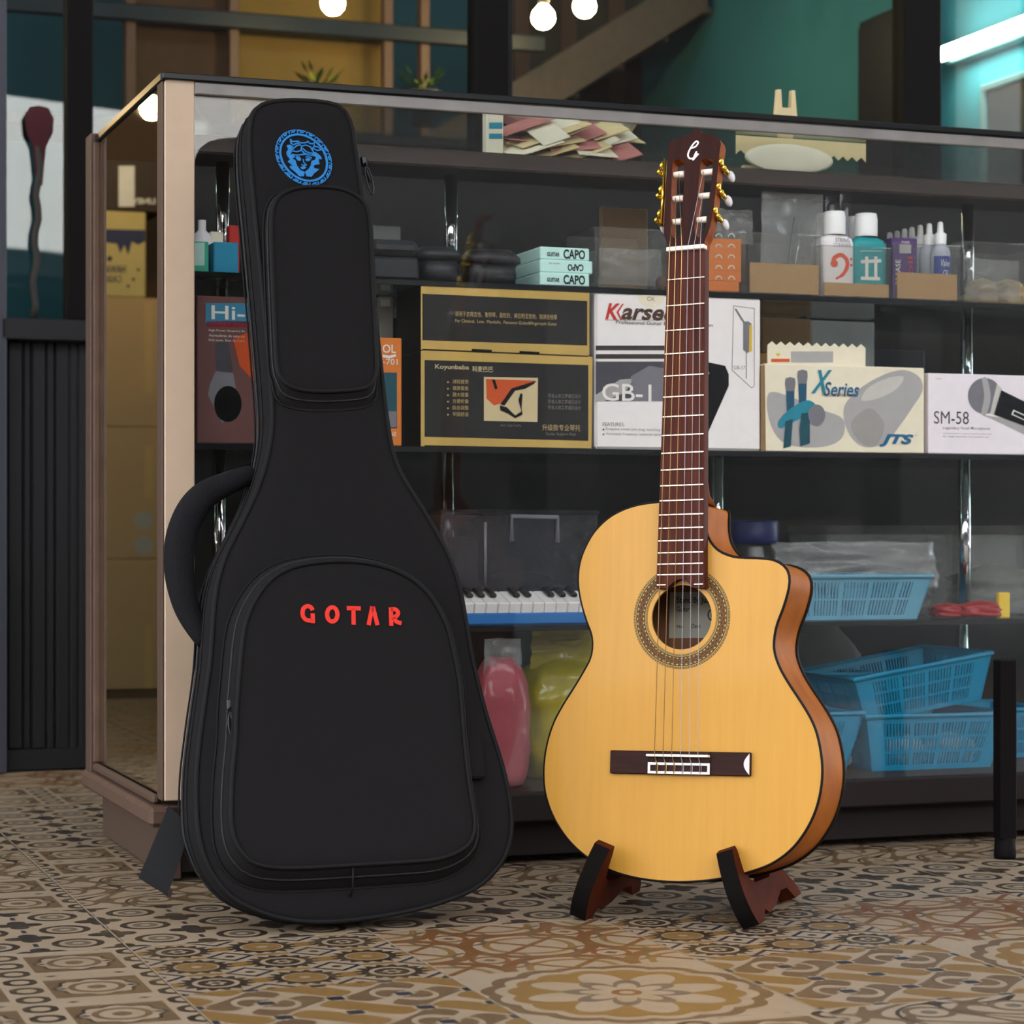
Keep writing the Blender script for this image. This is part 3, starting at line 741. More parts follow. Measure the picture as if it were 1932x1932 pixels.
G_O = Vector((.20871, 2.90274, .20911)); G_R = pose(None, math.radians(-26.519), math.radians(6.495), math.radians(1.497))
G_M = Matrix.Translation(G_O) @ G_R.to_4x4()
gt = empty('classical_guitar', G_M); tag(gt, 'nylon-string guitar with pale spruce top and cutaway on a wooden stand', 'guitar')
gp = lambda x, y, n=-.011: hit(x, y, G_O, G_R, n)
go = [(1243.5, 946.6), (1207, 951.5), (1174, 962), (1145, 979), (1120, 1004.5), (1103.5, 1033.5), (1094.4, 1058.4), (1090.7, 1083), (1091, 1108), (1096, 1137), (1105.6, 1170), (1115, 1195), (1117.6, 1215.7), (1114, 1240.6), (1101.4, 1265.4), (1082.8, 1296.5), (1062, 1329.6), (1043.5, 1364.8), (1031, 1406), (1025.7, 1447.6), (1027.3, 1489), (1037.3, 1526), (1053.8, 1559.4), (1078.7, 1592.5), (1111.8, 1620.7), (1149, 1641.4), (1190.5, 1654.6), (1236, 1662), (1281.6, 1664.6), (1331, 1662), (1381, 1653.8), (1422.4, 1643), (1459.6, 1627.7), (1492.8, 1602.9), (1517.6, 1571.8), (1536, 1536.6), (1547.4, 1497.3), (1551.6, 1455.9), (1548.7, 1418.6), (1540.4, 1381), (1528, 1352), (1509, 1321), (1488.6, 1290), (1472, 1261), (1461.7, 1232), (1460.5, 1207.4), (1465.8, 1178.5), (1478.3, 1145.3), (1488.6, 1108), (1488.6, 1083), (1478.3, 1066.6), (1459.6, 1056.3), (1434.8, 1053), (1397.5, 1051.7), (1376.8, 1048), (1356, 1038.5), (1341.6, 1023), (1333.3, 1004.5), (1330.4, 979.7), (1331, 955), (1331, 947)]
GL = [gp(x, y) for x, y in go]
GO = ccw(resample(catmull(GL[:-1], 5, False) + [GL[-1]], 190))
TOPZ = -.011; BACKZ = -.098
hc = gp(1285.9, 1164.5); HR = .0412
zl = lambda pts, z: [Vector((p.x, p.y, z)) for p in pts]
sb = MB().plate(GO, [circ(hc.x, hc.y, HR, 56)], TOPZ - .003, TOPZ).build('soundboard', 'spruce', gt); sb['label'] = 'pale honey-coloured spruce top'
MB().loops([zl(inset(GO, .0015), TOPZ - .0025), zl(inset(GO, .0015), BACKZ)][::-1], False, False).build('side', 'mahogany', gt)['label'] = 'glossy orange-brown rib'
MB().plate(GO, [], BACKZ - .003, BACKZ).build('back', 'inner_wood', gt)
MB().tube(zl(inset(GO, .0006), TOPZ - .0014), .0020, 6, closed=True).build('binding', 'binding', gt)
MB().tube(zl(inset(GO, .0006), BACKZ + .0005), .0022, 6, closed=True).build('binding', 'binding', gt)
# rosette ring around the hole
MB().plate(circ(0, 0, .0660, 72), [circ(0, 0, .0472, 72)], 0, .0004).build('rosette', 'rosette', gt, Matrix.Translation((hc.x, hc.y, TOPZ)))['label'] = 'brown mosaic ring around the sound hole'
q0 = gp(1262, 1204, BACKZ + .001); q1 = gp(1352, 1116, BACKZ + .001)
lb = MB().box(q0.x, q1.x, q0.y, q1.y, BACKZ, BACKZ + .0006).build('maker_label', 'paper_label', gt)
def gtext(par, txt, x0, y0, x1, y1, n, mat, bold=.0, shear=0.0):
    uv, fs = text_mesh(txt, bold, shear); A = gp(x0, y1, n); B = gp(x1, y1, n); T = gp(x0, y0, n)
    MB().add([Vector(((A + (B - A) * u + (T - A) * v).x, (A + (B - A) * u + (T - A) * v).y, n)) for u, v in uv], fs).build('lettering', mat, par)
zn = BACKZ + .0010
for t_, a in (('Stand By Juan', (1277, 1126, 1344, 1141)), ('Guitar', (1277, 1144, 1301, 1154)), ('No:', (1277, 1179, 1290, 1185)), ('Date:', (1305, 1177, 1322, 1185))): gtext(lb, t_, *a, zn, 'ink', .01)
c = gp(1346, 1160, zn); MB().stroke(circ(c.x, c.y, .0075, 24), .0016, zn - .0002, zn, closed=True).build('seal', 'ink', lb)
# fingerboard, frets, nut, neck
fr = lambda n: .650 * 2 ** (-n / 12)
fw = lambda y: (.052 + .010 * (.650 - y) / .325) / 2
ye = fr(19) - .0045
FBZ0 = TOPZ; FBZ1 = .0022
arcx = math.sqrt(max(1e-6, (HR + .0005) ** 2 - (ye - hc.y) ** 2)) if abs(ye - hc.y) < HR else .02
cut = [Vector((x, hc.y + math.sqrt((HR + .0005) ** 2 - x * x + 0))) for x in []]
ax = .018; yb = ye + .0115
fb_out = [Vector((-fw(ye), ye)), Vector((-ax, ye))] + [Vector((-ax + 2 * ax * t / 10, ye + (yb - ye) * math.sin(PI * t / 10))) for t in range(1, 10)] + [Vector((ax, ye)), Vector((fw(ye), ye)), Vector((fw(.650), .650)), Vector((-fw(.650), .650))]
MB().plate(ccw(fb_out), [], FBZ0, FBZ1, smooth_wall=False).build('fingerboard', 'rosewood', gt)['label'] = 'reddish-brown rosewood fingerboard'
for n in range(1, 20):
    y = fr(n); hw_ = fw(y) - .0008
    segs = [(-hw_, hw_)] if n < 19 else [(-hw_, -ax - .001), (ax + .001, hw_)]
    for x0, x1 in segs: MB().rbox(x0, x1, y - .0011, y + .0011, FBZ1 - .0005, FBZ1 + .0013, .0005).build('fret', 'fret', gt)
MB().rbox(-.0263, .0263, .6505, .6560, -.004, .0075, .0008).build('nut', 'bone', gt)
nl = []
for i in range(13):
    t = PI * i / 12; nl.append((math.cos(t), -math.sin(t)))
def neckloop(y, dep): return [Vector((c_ * fw(y), y, FBZ0 + .006 + s_ * dep)) for c_, s_ in nl]
MB().loops([neckloop(.660, .017), neckloop(.5, .018), neckloop(.36, .020), neckloop(.335, .045), neckloop(.322, .085)], True, True).build('neck', 'slot_wood', gt)['label'] = 'rounded neck and heel'
# bridge
b0, b1 = gp(1148, 1460, -.004), gp(1414, 1419, -.004)
bx0, bx1 = -.0955, .0955
br = MB().rbox(bx0, bx1, -.0235, .0060, TOPZ, -.0055, .001).build('bridge', 'dark_rosewood', gt); br['label'] = 'dark rosewood bridge'
MB().rbox(-.0415, .0425, -.0235, .0060, -.0056, -.0035, .001).build('bridge_block', 'dark_rosewood', br)
MB().rbox(-.0415, .0425, -.0012, .0018, -.004, .0045, .0006).build('saddle', 'bone', br)
tb = MB(); zf0, zf1 = -.0036, -.0026
tb.plate([Vector(p) for p in ((-.0415, -.0225), (.0425, -.0225), (.0425, -.0085), (-.0415, -.0085))], [[Vector(p) for p in ((-.0385, -.0195), (.0395, -.0195), (.0395, -.0115), (-.0385, -.0115))]], zf0, zf1, smooth_wall=False)
tb.build('tie_frame', 'plastic_white', br)
MB().plate(ccw([Vector((.0945, y)) for y in (.0045,)] + [Vector((.0945 - .0075 * math.sin(PI * i / 12), .0045 - .0265 * i / 12)) for i in range(1, 12)] + [Vector((.0945, -.022))]), [], -.0056, -.0048).build('end_inlay', 'pearl', br)
# head
HA = math.radians(11.0)
HM = Matrix.Translation((0, .656, -.0035)) @ Matrix.Rotation(-HA, 4, 'X'); HMi = HM.inverted()
H_W = G_M @ HM; H_O = H_W.to_translation(); H_R = H_W.to_3x3()
hpx = lambda zx, zy, n=0.0: hit(1200 + zx / 7.157, 230 + zy / 7.157, H_O, H_R, n)
ho = [(425, 1715), (412, 1610), (376, 1520), (381, 1380), (400, 900), (425, 440), (438, 300), (465, 262), (535, 230), (605, 205), (690, 180), (742, 150), (782, 110), (828, 92), (868, 112), (890, 150), (960, 150), (1060, 170), (1128, 232), (1146, 290), (1125, 440), (1090, 800), (1050, 1150), (1010, 1380), (975, 1500), (930, 1590), (918, 1700)]
HO = ccw([hpx(*p) for p in ho])
sl = [catmull([hpx(*p) for p in s_], 3) for s_ in ([(492, 575), (525, 520), (580, 503), (630, 520), (652, 575), (645, 900), (600, 1440), (575, 1530), (530, 1570), (485, 1530), (466, 1440), (476, 1000)], [(872, 565), (905, 510), (955, 490), (1010, 510), (1040, 565), (1000, 950), (940, 1420), (905, 1520), (855, 1560), (810, 1520), (790, 1420), (830, 1000)])]
hd = MB().plate(HO, sl, -.0185, 0, 0, 1, smooth_wall=False).build('headstock', ['head_veneer', 'slot_wood'], gt, HM); hd['label'] = 'dark glossy slotted headstock'
c = [hpx(*p, .0006) for p in ((830, 265), (790, 290), (740, 350), (705, 430), (715, 485), (755, 500), (775, 470))]
lg_ = MB(); lg_.stroke(catmull([hpx(*p) for p in ((745, 355), (800, 340), (838, 295), (832, 268), (800, 275), (745, 345), (706, 430), (712, 480), (745, 500), (790, 480), (822, 420))], 5, False), .0021, .0001, .0008)
lg_.stroke(catmull([hpx(*p) for p in ((822, 400), (800, 440), (780, 490), (775, 512), (810, 470), (838, 440), (812, 452))], 4, False), .0021, .0001, .0008)
lg_.build('script_letter', 'logo_white', hd)['label'] = 'white script initial'
ry = [[(570, 712), (555, 1040), (540, 1350)], [(955, 680), (915, 1000), (870, 1325)]]
str_head = []
for side in (0, 1):
    sg = -1 if side == 0 else 1
    edge = [hpx(*p, -.009) for p in (((412, 640), (396, 960), (376, 1290)) if side == 0 else ((1112, 600), (1075, 930), (1030, 1250)))]
    p0, p1 = edge[0], edge[2]; dirv = (p1 - p0); top = p0 - dirv * .18; bot = p1 + dirv * .16
    b = MB(); b.tube([Vector((top.x + sg * .0015, top.y, -.0085)), Vector((bot.x + sg * .0015, bot.y, -.0085))], .004, 4, flat=(.0013, .0075, (1, 0, 0)))
    pl = b.build('machine_plate', 'gold', hd)
    for k_, (zx, zy) in enumerate(ry[side]):
        c_ = hpx(zx, zy, -.008); L_ = .0098
        ro = MB().lathe([(.0036, -L_), (.0042, -L_ * .8), (.0042, L_ * .8), (.0036, L_)], 14, M=Matrix.Translation((c_.x, c_.y, -.008)) @ Matrix.Rotation(PI / 2, 4, 'Y')).build('roller', 'roller', hd)
        str_head.append((side, k_, Vector((c_.x, c_.y, -.0038))))
        ed = edge[k_]; x0 = ed.x + sg * .003
        b = MB(); b.lathe([(.0052, 0), (.0058, .0012), (.0058, .0032), (.0040, .0046), (.0015, .0050)], 16, M=Matrix.Translation((x0, ed.y + .004, -.006)) @ Matrix.Rotation(sg * PI / 2, 4, 'Y'))
        b.lathe([(.0030, 0), (.0036, .004), (.0036, .010), (.0030, .014)], 12, M=Matrix.Translation((x0 + sg * .005, ed.y - .004, -.010)) @ Matrix.Rotation(PI, 4, 'X'))
        b.lathe([(.0016, 0), (.0040, .0015), (.0040, .0035), (.0020, .005)], 12, M=Matrix.Translation((x0 + sg * .004, ed.y - .004, -.007)) @ Matrix.Rotation(sg * PI / 2, 4, 'Y'))
        gr_ = b.build('gear', 'gold', hd)
        MB().lathe([(.0015, 0), (.0050, .002), (.0068, .007), (.0068, .012), (.0050, .017), (.0015, .0195)], 16, M=Matrix.Translation((x0 + sg * .006, ed.y - .004, -.024)) @ Matrix.Rotation(PI, 4, 'X') @ Matrix.Scale(.62, 4, (1, 0, 0))).build('button', 'pearl', hd)
# strings: nut to saddle to tie block, and nut to rollers
xs_n = [-.0213 + .0426 * i / 5 for i in range(6)]; xs_s = [-.0295 + .0118 * i for i in range(6)]
order = {0: (0, 2), 1: (0, 1), 2: (0, 0), 3: (1, 0), 4: (1, 1), 5: (1, 2)}
offs = (-.0045, -.001, .003, -.004, 0, .004)
for i in range(6):
    side, kk = order[i]; hp_ = [p for s_, k_, p in str_head if s_ == side and k_ == kk][0].copy(); hp_.x += offs[i] * .8
    hw = HM @ hp_
    r_ = (.00056, .00048, .00044, .00038, .00036, .00034)[i]
    pts = [hw, Vector((xs_n[i], .6545, .0079)), Vector((xs_n[i], .650, .0076)), Vector((xs_s[i], .0005, .0048)), Vector((xs_s[i], -.0085, -.0022)), Vector((xs_s[i], -.0235, -.0020))]
    b = MB().tube(pts, r_, 6)
    b.tube(catmull([Vector((xs_s[i] - .0005, -.0065, -.0005)), Vector((xs_s[i] + .0022, -.012, -.0012)), Vector((xs_s[i] + .0018, -.0215, -.0012))], 4, False), r_, 5)
    b.build('string', 'string_wound' if i < 3 else 'string_nylon', gt)

# ------------------------------------------------------------------ wooden guitar stand
wood('stand_wood', '#351408', '#532210', 9, (6, 1, 1), .7, .0, spec=.04); pm('stand_pad', '#0f0c0b', .9, bump=.2, spec=.05)
ST_Y = math.radians(-18.5); ST_O = Vector((.186, 2.867, 0))
st = empty('guitar_stand', Matrix.Translation(ST_O) @ Matrix.Rotation(ST_Y, 4, 'Z')); tag(st, 'folding dark wooden A-frame stand holding the guitar', 'guitar stand')
for sg in (-1, 1):
    fe = catmull([Vector(p) for p in ((.010, .0), (-.004, .02), (-.010, .045), (-.004, .075), (.008, .098))], 5, False)
    out = fe + [Vector(p) for p in ((.024, .100), (.030, .090), (.033, .070), (.040, .054), (.060, .047), (.135, .043), (.150, .050), (.170, .062), (.190, .060), (.235, .030), (.262, .012), (.270, .0), (.232, .0), (.205, .018), (.170, .020), (.120, .008), (.080, .004), (.060, .012), (.045, .004), (.034, .0))]
    Mx = Matrix.Translation((sg * .112, 0, .004)) @ Matrix.Rotation(-sg * math.radians(20), 4, 'Y') @ Matrix(((0, 0, 1, 0), (1, 0, 0, 0), (0, 1, 0, 0), (0, 0, 0, 1)))
    pn = MB().plate(ccw(out), [], -.011, .011, M=Mx, smooth_wall=False).build('side_panel', 'stand_wood', st)
    L0 = [Mx @ Vector((p.x - .0012, p.y, -.0105)) for p in fe]; L1 = [Mx @ Vector((p.x - .0012, p.y, .0105)) for p in fe]
    nn = len(fe)
    MB().add(L0 + L1, [(i, i + 1, nn + i + 1, nn + i) if sg else () for i in range(nn - 1)]).build('pad', 'stand_pad', pn)
MB().tube([Vector((-.085, .185, .045)), Vector((.085, .185, .045))], .007, 10).build('hinge_bar', 'stand_wood', st)
# ------------------------------------------------------------------ counter contents
for n, c in (('capo_teal', '#bfe4da'), ('capo_side', '#7f9d97'), ('black_gold', '#1c1918'), ('white_card', '#ece4e0'), ('cream_card', '#e8dcc2'), ('white_card2', '#ebe0e4'), ('kraft', '#b08a5c'), ('kraft_dark', '#8d6d48'), ('orange_card', '#d9792a'), ('hi_box', '#6d4744'), ('dark_band', '#3b3230'),
             ('grey_print', '#a9a4a2'), ('mid_grey', '#77747a'), ('mid_grey_soft', '#9a9490'), ('dark_grey', '#45434a'), ('navy_print', '#1b4e68'), ('teal_print', '#1f7f93'), ('teal_dk_print', '#144a56'), ('jts_blue', '#0e5d86'), ('red_print', '#c2332c'), ('orange_print', '#c8501f'), ('tan_print', '#cbb68c'), ('maroon', '#7d1a33'), ('hi_blue', '#3c86a6'), ('pale_print', '#e8e2da'),
             ('gold_print', '#b9a06a'), ('dim_text', '#7c7470'), ('brown_print', '#4e3428'), ('skin_grey', '#c4beb6'), ('yellow_print', '#d7b23c'), ('mint', '#3fb594'), ('sky_box', '#2f93b8'), ('purple', '#4c3068'), ('valve_blue', '#2e4690'), ('orange_bright', '#dd7a22'), ('clef_orange', '#e0532f')):
    pm(n, c, .55, var=.07, scale=60)
pm('gold_foil', '#c2a058', .4, metal=.25, var=.15, scale=20); pm('black_plastic', '#2a2a2c', .45, var=.15); pm('black_gloss', '#18181a', .2)
pm('bottle_white', '#e6dede', .4, var=.03); pm('bottle_teal', '#1b8f93', .35, var=.05); pm('bottle_clear', '#b9bcc6', .25, var=.04); pm('cap_white', '#efecea', .35, var=.03)
pm('blue_plastic', '#187c9f', .4, var=.05); pm('pale_blue_plastic', '#6297ad', .4, var=.05); pm('key_blue', '#2468a6', .3, var=.06); pm('key_white', '#e2dcd8', .3, var=.03); pm('key_black', '#151416', .3)
pm('pink_stuff', '#9c444d', .5, var=.25, scale=22, coat=.3, bump=.5, bscale=60); pm('yellow_bag', '#998a10', .4, var=.3, scale=18, coat=.4, bump=.6, bscale=45); pm('navy_lid', '#1b2560', .4); pm('red_plastic', '#8f2326', .4); pm('tan_stuff', '#c2a578', .5, var=.25, scale=25)
pm('grey_card', '#8d8a83', .7); pm('dark_sack', '#55584f', .6, var=.2); pm('sheet', '#a8aaa6', .6)
W_ = 'lettering'

# --- carton with an ear-worn headset picture, half hidden by the bag
b = cbox('headphone_box', 'reddish box printed Hi- with a black headphone picture behind the gig bag', 'box', 371, 560, 512, 826, .064, .16, 'hi_box', ZB)
b.rect('print', 388, 572, 500, 610, 'hi_blue'); b.rect('print', 390, 606, 500, 617, 'maroon'); b.text('Hi-', 399, 577, 462, 603, 'pale_print', bold=.01)
b.text('STEREO INEAR', 398, 608, 470, 614, 'red_print', k=3)
for i, t in enumerate(('High Power Dinamica Ba', 'Auriculares de estereo', 'Rich tone, Bass de Core')): b.text(t, 394, 622 + i * 9, 462, 627 + i * 9, 'pale_print')
b.poly('print', [(405, 648), (430, 640), (440, 700), (425, 705), (408, 700)], 'dark_grey'); b.poly('print', [(407, 700), (440, 704), (445, 730), (420, 800), (392, 745), (396, 725)], 'mid_grey', 2)
b.poly('print', [(408 + 26 * math.cos(t) + 22, 762 + 34 * math.sin(t)) for t in [2 * PI * i / 24 for i in range(24)]], 'black_gloss', 3); b.poly('print', [(440, 640), (470, 625), (480, 720), (452, 690)], 'orange_print', 2)

# --- orange carton
b = cbox('orange_box', 'narrow orange box with white print beside the gig bag', 'box', 690, 637, 758, 834, .064, .10, 'orange_card', ZB)
b.rect('print', 690, 703, 749, 808, 'teal_dk_print'); b.text('OL', 722, 650, 747, 666, 'pale_print', bold=.01); b.text('-701', 723, 677, 750, 688, 'pale_print'); b.poly('print', [(722, 669), (735, 671), (747, 668), (747, 673), (735, 676), (722, 674)], 'pale_print')
b.text('NE', 735, 815, 748, 823, 'pale_print'); b.rect('print', 690, 776, 748, 806, 'mid_grey', 2)

# --- two black and gold cartons
b = cbox('shoulder_rest_box', 'lower black and gold box with a framed orange photo on its front', 'box', 797, 665, 1117, 842, .062, .13, 'black_gold', ZB, 'black and gold boxes')
b.poly('gold_band', [(797, 661), (1116, 674), (1116, 689), (797, 679)], 'gold_foil'); b.poly('gold_band', [(797, 824), (1116, 832), (1116, 846), (797, 840)], 'gold_foil')
b.poly('gold_edge', [(794, 662), (801, 662), (801, 842), (794, 842)], 'gold_foil', 2); b.poly('gold_edge', [(1110, 672), (1118, 674), (1116, 846), (1110, 846)], 'gold_foil', 2)
b.text('Koyunbaba', 821, 688, 885, 699, 'tan_print', bold=.012); b.text('科麦巴巴', 891, 691, 930, 702, 'tan_print', bold=.01)
for i, t in enumerate(('减轻疲劳', '健康看板', '腿大容量', '方便折叠', '自由调整', '牢固舒适')):
    b.text(t, 854, 716 + i * 12.3, 884, 724 + i * 12.3, 'gold_print'); b.poly('bullet', [(845, 719 + i * 12.3), (847.5, 721 + i * 12.3), (845, 723 + i * 12.3), (843, 721 + i * 12.3)], 'gold_print')
b.poly('photo', [(913, 711), (1015, 713), (1014, 796), (913, 794)], 'tan_print')
b.poly('print', [(917, 715), (1010, 718), (990, 728), (965, 735), (950, 760), (932, 765), (918, 752)], 'orange_print', 2); b.poly('print', [(965, 733), (1012, 718), (1008, 724), (990, 734), (972, 737), (952, 765), (944, 763)], 'black_gloss', 3)
b.poly('print', [(943, 765), (956, 768), (972, 784), (984, 776), (978, 755), (982, 742), (986, 743), (984, 770), (986, 782), (972, 789), (958, 780), (944, 774)], 'black_gloss', 4); b.poly('print', [(928, 716), (934, 716), (939, 733), (934, 735)], 'black_gloss', 3)
for i in range(3): b.text('符合人体工学减压设计', 1034, 743 + i * 11, 1096, 751 + i * 11, 'dim_text')
b.text('KC-GS12(P)', 945, 801, 983, 806, 'dim_text'); b.text('升级款专业琴托', 1023, 801, 1095, 813, 'gold_print'); b.text('Guitar Support Rest', 1030, 816, 1087, 823, 'dim_text')
zt = b.z0 + b.h
b = cbox('shoulder_rest_box', 'black and gold upper box with two lines of small gold writing', 'box', 797, 541, 1112, 664, .062, .13, 'black_gold', zt + .0005, 'black and gold boxes')
b.poly('gold_band', [(796, 538), (1110, 552), (1110, 568), (796, 554)], 'gold_foil'); b.poly('gold_band', [(796, 642), (1110, 652), (1110, 671), (796, 658)], 'gold_foil')
b.poly('gold_edge', [(794, 540), (797, 540), (797, 660), (794, 660)], 'gold_foil', 2); b.poly('gold_edge', [(1108, 552), (1112, 552), (1112, 670), (1108, 670)], 'gold_foil', 2)
b.text('适用于古典吉他、鲁特琴、曼陀铃、弗拉明戈吉他、指弹吉他等', 859, 590, 1051, 600, 'gold_print'); b.text('For Classical,  Lute,  Mandolin,  Flamenco Guitar&Fingerstyle Guitar', 859, 605, 1051, 613, 'gold_print')
b.poly('tab_slot', [(890, 658), (928, 660), (928, 664), (890, 662)], 'black_gloss', 2); b.poly('tab_slot', [(980, 662), (1018, 664), (1018, 668), (980, 666)], 'black_gloss', 2)

# --- white wireless kit box
b = cbox('wireless_kit_box', 'large white box with red and dark lettering behind the guitar neck', 'box', 1123, 556, 1436, 849, .062, .09, 'white_card', ZB, r=.004)
b.text('K', 1142, 572, 1170, 603, 'red_print', bold=.03, shear=.3); b.poly('print', [(1163, 589), (1174, 573), (1177, 573), (1167, 589), (1174, 604), (1171, 604)], 'red_print', 3)
b.text('arsect', 1172, 577, 1292, 605, 'brown_print', bold=.03, shear=.3); b.rect('print', 1142, 603.4, 1290, 604.4, 'dim_text'); b.text('Professional Guitar Bag Wireless System', 1162, 607, 1345, 616, 'brown_print', bold=.006)
b.rect('print', 1124, 652, 1254, 661, 'dark_band'); b.rect('print', 1124, 668, 1254, 677, 'dark_band'); b.rect('print', 1124, 682, 1253, 757, 'dark_grey'); b.poly('print', [(1190, 710), (1225, 690), (1253, 695), (1253, 757), (1195, 757)], 'mid_grey', 2)
b.poly('print', [(1124, 745), (1170, 716), (1196, 714), (1180, 740), (1140, 757), (1124, 757)], 'grey_print', 2)
b.text('GB-1', 1136, 724, 1229, 757, 'pale_print', k=4, bold=.008); b.text('FEATURES:', 1137, 797, 1178, 804, 'dim_text')
for i in range(2): b.text(('Frequent wheel jack plug, matching extra guitar sound', 'Automatic frequency response optimized for guitar use')[i], 1143, 808 + i * 9, 1300, 814 + i * 9, 'dim_text'); b.rect('bullet', 1137, 809 + i * 9, 1140, 812 + i * 9, 'dark_grey')
b.poly('print', [(1300, 680), (1330, 682), (1368, 690), (1375, 706), (1375, 728), (1332, 825), (1300, 835)], 'black_gloss'); b.poly('print', [(1334 + 4 * math.cos(t), 704 + 3 * math.sin(t)) for t in [i * PI / 6 for i in range(12)]], 'pale_print', 2)
b.poly('print', [(1402, 607), (1412, 606), (1418, 611), (1418, 660), (1410, 666), (1402, 660)], 'mid_grey', 2); b.poly('print', [(1414, 612), (1419, 615), (1419, 662), (1413, 664)], 'yellow_print', 3); b.poly('print', [(1386, 583), (1389, 582), (1405, 607), (1402, 609)], 'dim_text', 2); b.rect('print', 1407.3, 664, 1408.6, 714, 'dark_grey', 2)
fr_ = [(1384, 577), (1423, 582), (1423, 728), (1418, 732), (1381, 698)]
o = MB().stroke([Vector((p.x, p.z)) for p in (b.pt(*q) for q in fr_)], .0009, 0, .0003, closed=True, M=Matrix.Translation((0, -.0003, 0)) @ Matrix.Rotation(PI / 2, 4, 'X')).build('print', 'mid_grey', b.o)
b.text('GB-17', 1384, 690, 1406, 697, 'mid_grey')
b.poly('seal', [(1228 + 26 * math.cos(t), 557 + 24 * math.sin(t)) for t in [PI * i / 12 for i in range(13)]], 'cream_card', 1); b.text('OK', 1221, 560, 1236, 568, 'dim_text', k=3)

# --- cream card with a zigzag edge lying on the microphone box, and the microphone boxes
b = cbox('microphone_box', 'cream box with teal and grey microphone pictures', 'box', 1441, 690, 1744, 853, .062, .10, 'cream_card', ZB, 'microphone boxes')
JB = b; jt = b.z0 + b.h
b.poly('print', catmull([(1450, 742), (1490, 748), (1540, 770), (1590, 790), (1587, 828), (1545, 844), (1480, 836), (1452, 795)], 5), 'grey_print'); b.poly('print', catmull([(1592, 770), (1620, 735), (1665, 708), (1705, 698), (1735, 712), (1740, 738), (1722, 768), (1700, 800), (1670, 835), (1630, 843), (1600, 815)], 5), 'grey_print', 2); b.poly('print', catmull([(1625, 755), (1640, 730), (1680, 712), (1705, 712), (1690, 735), (1655, 752)], 5), 'skin_grey', 3); b.poly('print', catmull([(1605, 800), (1640, 770), (1668, 800), (1655, 838), (1625, 836)], 5), 'mid_grey_soft', 3)
for x, dy in ((1491, 0), (1514, -14)):
    b.poly('print', [(x - 10, 724 + dy), (x - 9, 714 + dy), (x, 711 + dy), (x + 9, 714 + dy), (x + 10, 724 + dy), (x + 8, 738 + dy), (x - 8, 738 + dy)], 'mid_grey', 3); b.poly('print', [(x - 8, 738 + dy), (x + 8, 738 + dy), (x + 7, 790 + dy), (x - 6, 790 + dy)], 'navy_print', 4)
b.poly('print', catmull([(1478, 783), (1500, 765), (1525, 755), (1540, 768), (1518, 785), (1490, 800), (1472, 808), (1468, 798)], 4), 'teal_print', 5); b.poly('print', [(1482, 795), (1496, 790), (1492, 842), (1478, 846)], 'teal_dk_print', 6); b.poly('print', [(1512, 780), (1528, 778), (1528, 836), (1510, 842), (1508, 810)], 'teal_dk_print', 6)
b.poly('print', [(1541 + 16 * math.cos(t), 783 + 20 * math.sin(t)) for t in [i * PI / 12 for i in range(24)]], 'mid_grey', 7)
b.quad_text('X', (1530, 742), (1564, 742), (1536, 698), 'teal_print', k=5, bold=.03, shear=.25); b.text('Series', 1554, 721, 1621, 748, 'jts_blue', k=6, bold=.015, shear=.25); b.text('microphones', 1552, 741, 1612, 749, 'brown_print', k=7)
b.text('JTS', 1659, 819, 1724, 843, 'jts_blue', k=5, bold=.045, shear=.3); b.text('TM', 1726, 820, 1730, 823, 'dim_text', k=5)
b.poly('box_side', [(1435, 690), (1443, 688), (1445, 853), (1436, 851)], 'kraft_dark', 1)
b = cbox('microphone_box', 'white box with one silver-headed black microphone picture', 'box', 1752, 707, 1990, 857, .062, .10, 'white_card2', ZB, 'microphone boxes')
b.text('SM-58', 1762, 776, 1828, 800, 'dark_grey'); b.text('Legendary Vocal Microphone', 1779, 805, 1868, 812, 'dim_text', bold=.004); b.text('Cardioid dynamic vocal microphone professional', 1779, 817, 1870, 820, 'mid_grey'); b.text('for stage karaoke and speech use', 1779, 822.5, 1866, 826, 'mid_grey')
b.poly('print', [(1850, 782), (1870, 790), (1932, 820), (1990, 850), (1990, 800), (1900, 790)], 'grey_print'); b.poly('print', [(1858 + 32 * math.cos(t), 747 + 34 * math.sin(t)) for t in [i * PI / 16 for i in range(32)]], 'mid_grey', 2)
b.poly('print', catmull([(1853, 716), (1862, 714), (1869, 747), (1862, 780), (1852, 779), (1857, 747)], 5), 'grey_print', 3); b.poly('print', [(1881, 724), (1891, 734), (1878, 782), (1868, 780)], 'skin_grey', 4); b.poly('print', [(1889, 736), (1932, 757), (1990, 785), (1990, 828), (1932, 803), (1875, 782)], 'black_gloss', 4)
b.poly('print', [(1912, 773), (1945, 788), (1941, 797), (1908, 782)], 'pale_print', 5); b.poly('print', [(1914, 776), (1943, 789), (1940, 795), (1911, 781)], 'black_gloss', 6); b.rect('print', 1764, 711, 1778, 718, 'pale_print'); b.rect('print', 1765, 714, 1777, 715, 'grey_print', 2)
def zigcard(name, label, M, w, h, mat, n=14):
    pts = [Vector((0, 0)), Vector((w, 0)), Vector((w, h - .004))] + [Vector((w - w * (i + .5) / n, h if i % 2 == 0 else h - .007)) for i in range(n)] + [Vector((0, h - .004))]
    o = MB().plate(ccw(pts), [], 0, .0012, smooth_wall=False).build(name, mat, None, M); return o
a0, z0 = ca(1448, 690, .075); a1, _ = ca(1633, 690, .075); _, z1 = ca(1540, 649, .075)
zc = empty('zigzag_box', CM((a0 + a1) / 2, .075, jt + .0006)); tag(zc, 'cream carton with a zigzag torn edge on top of the cream microphone box', 'box')
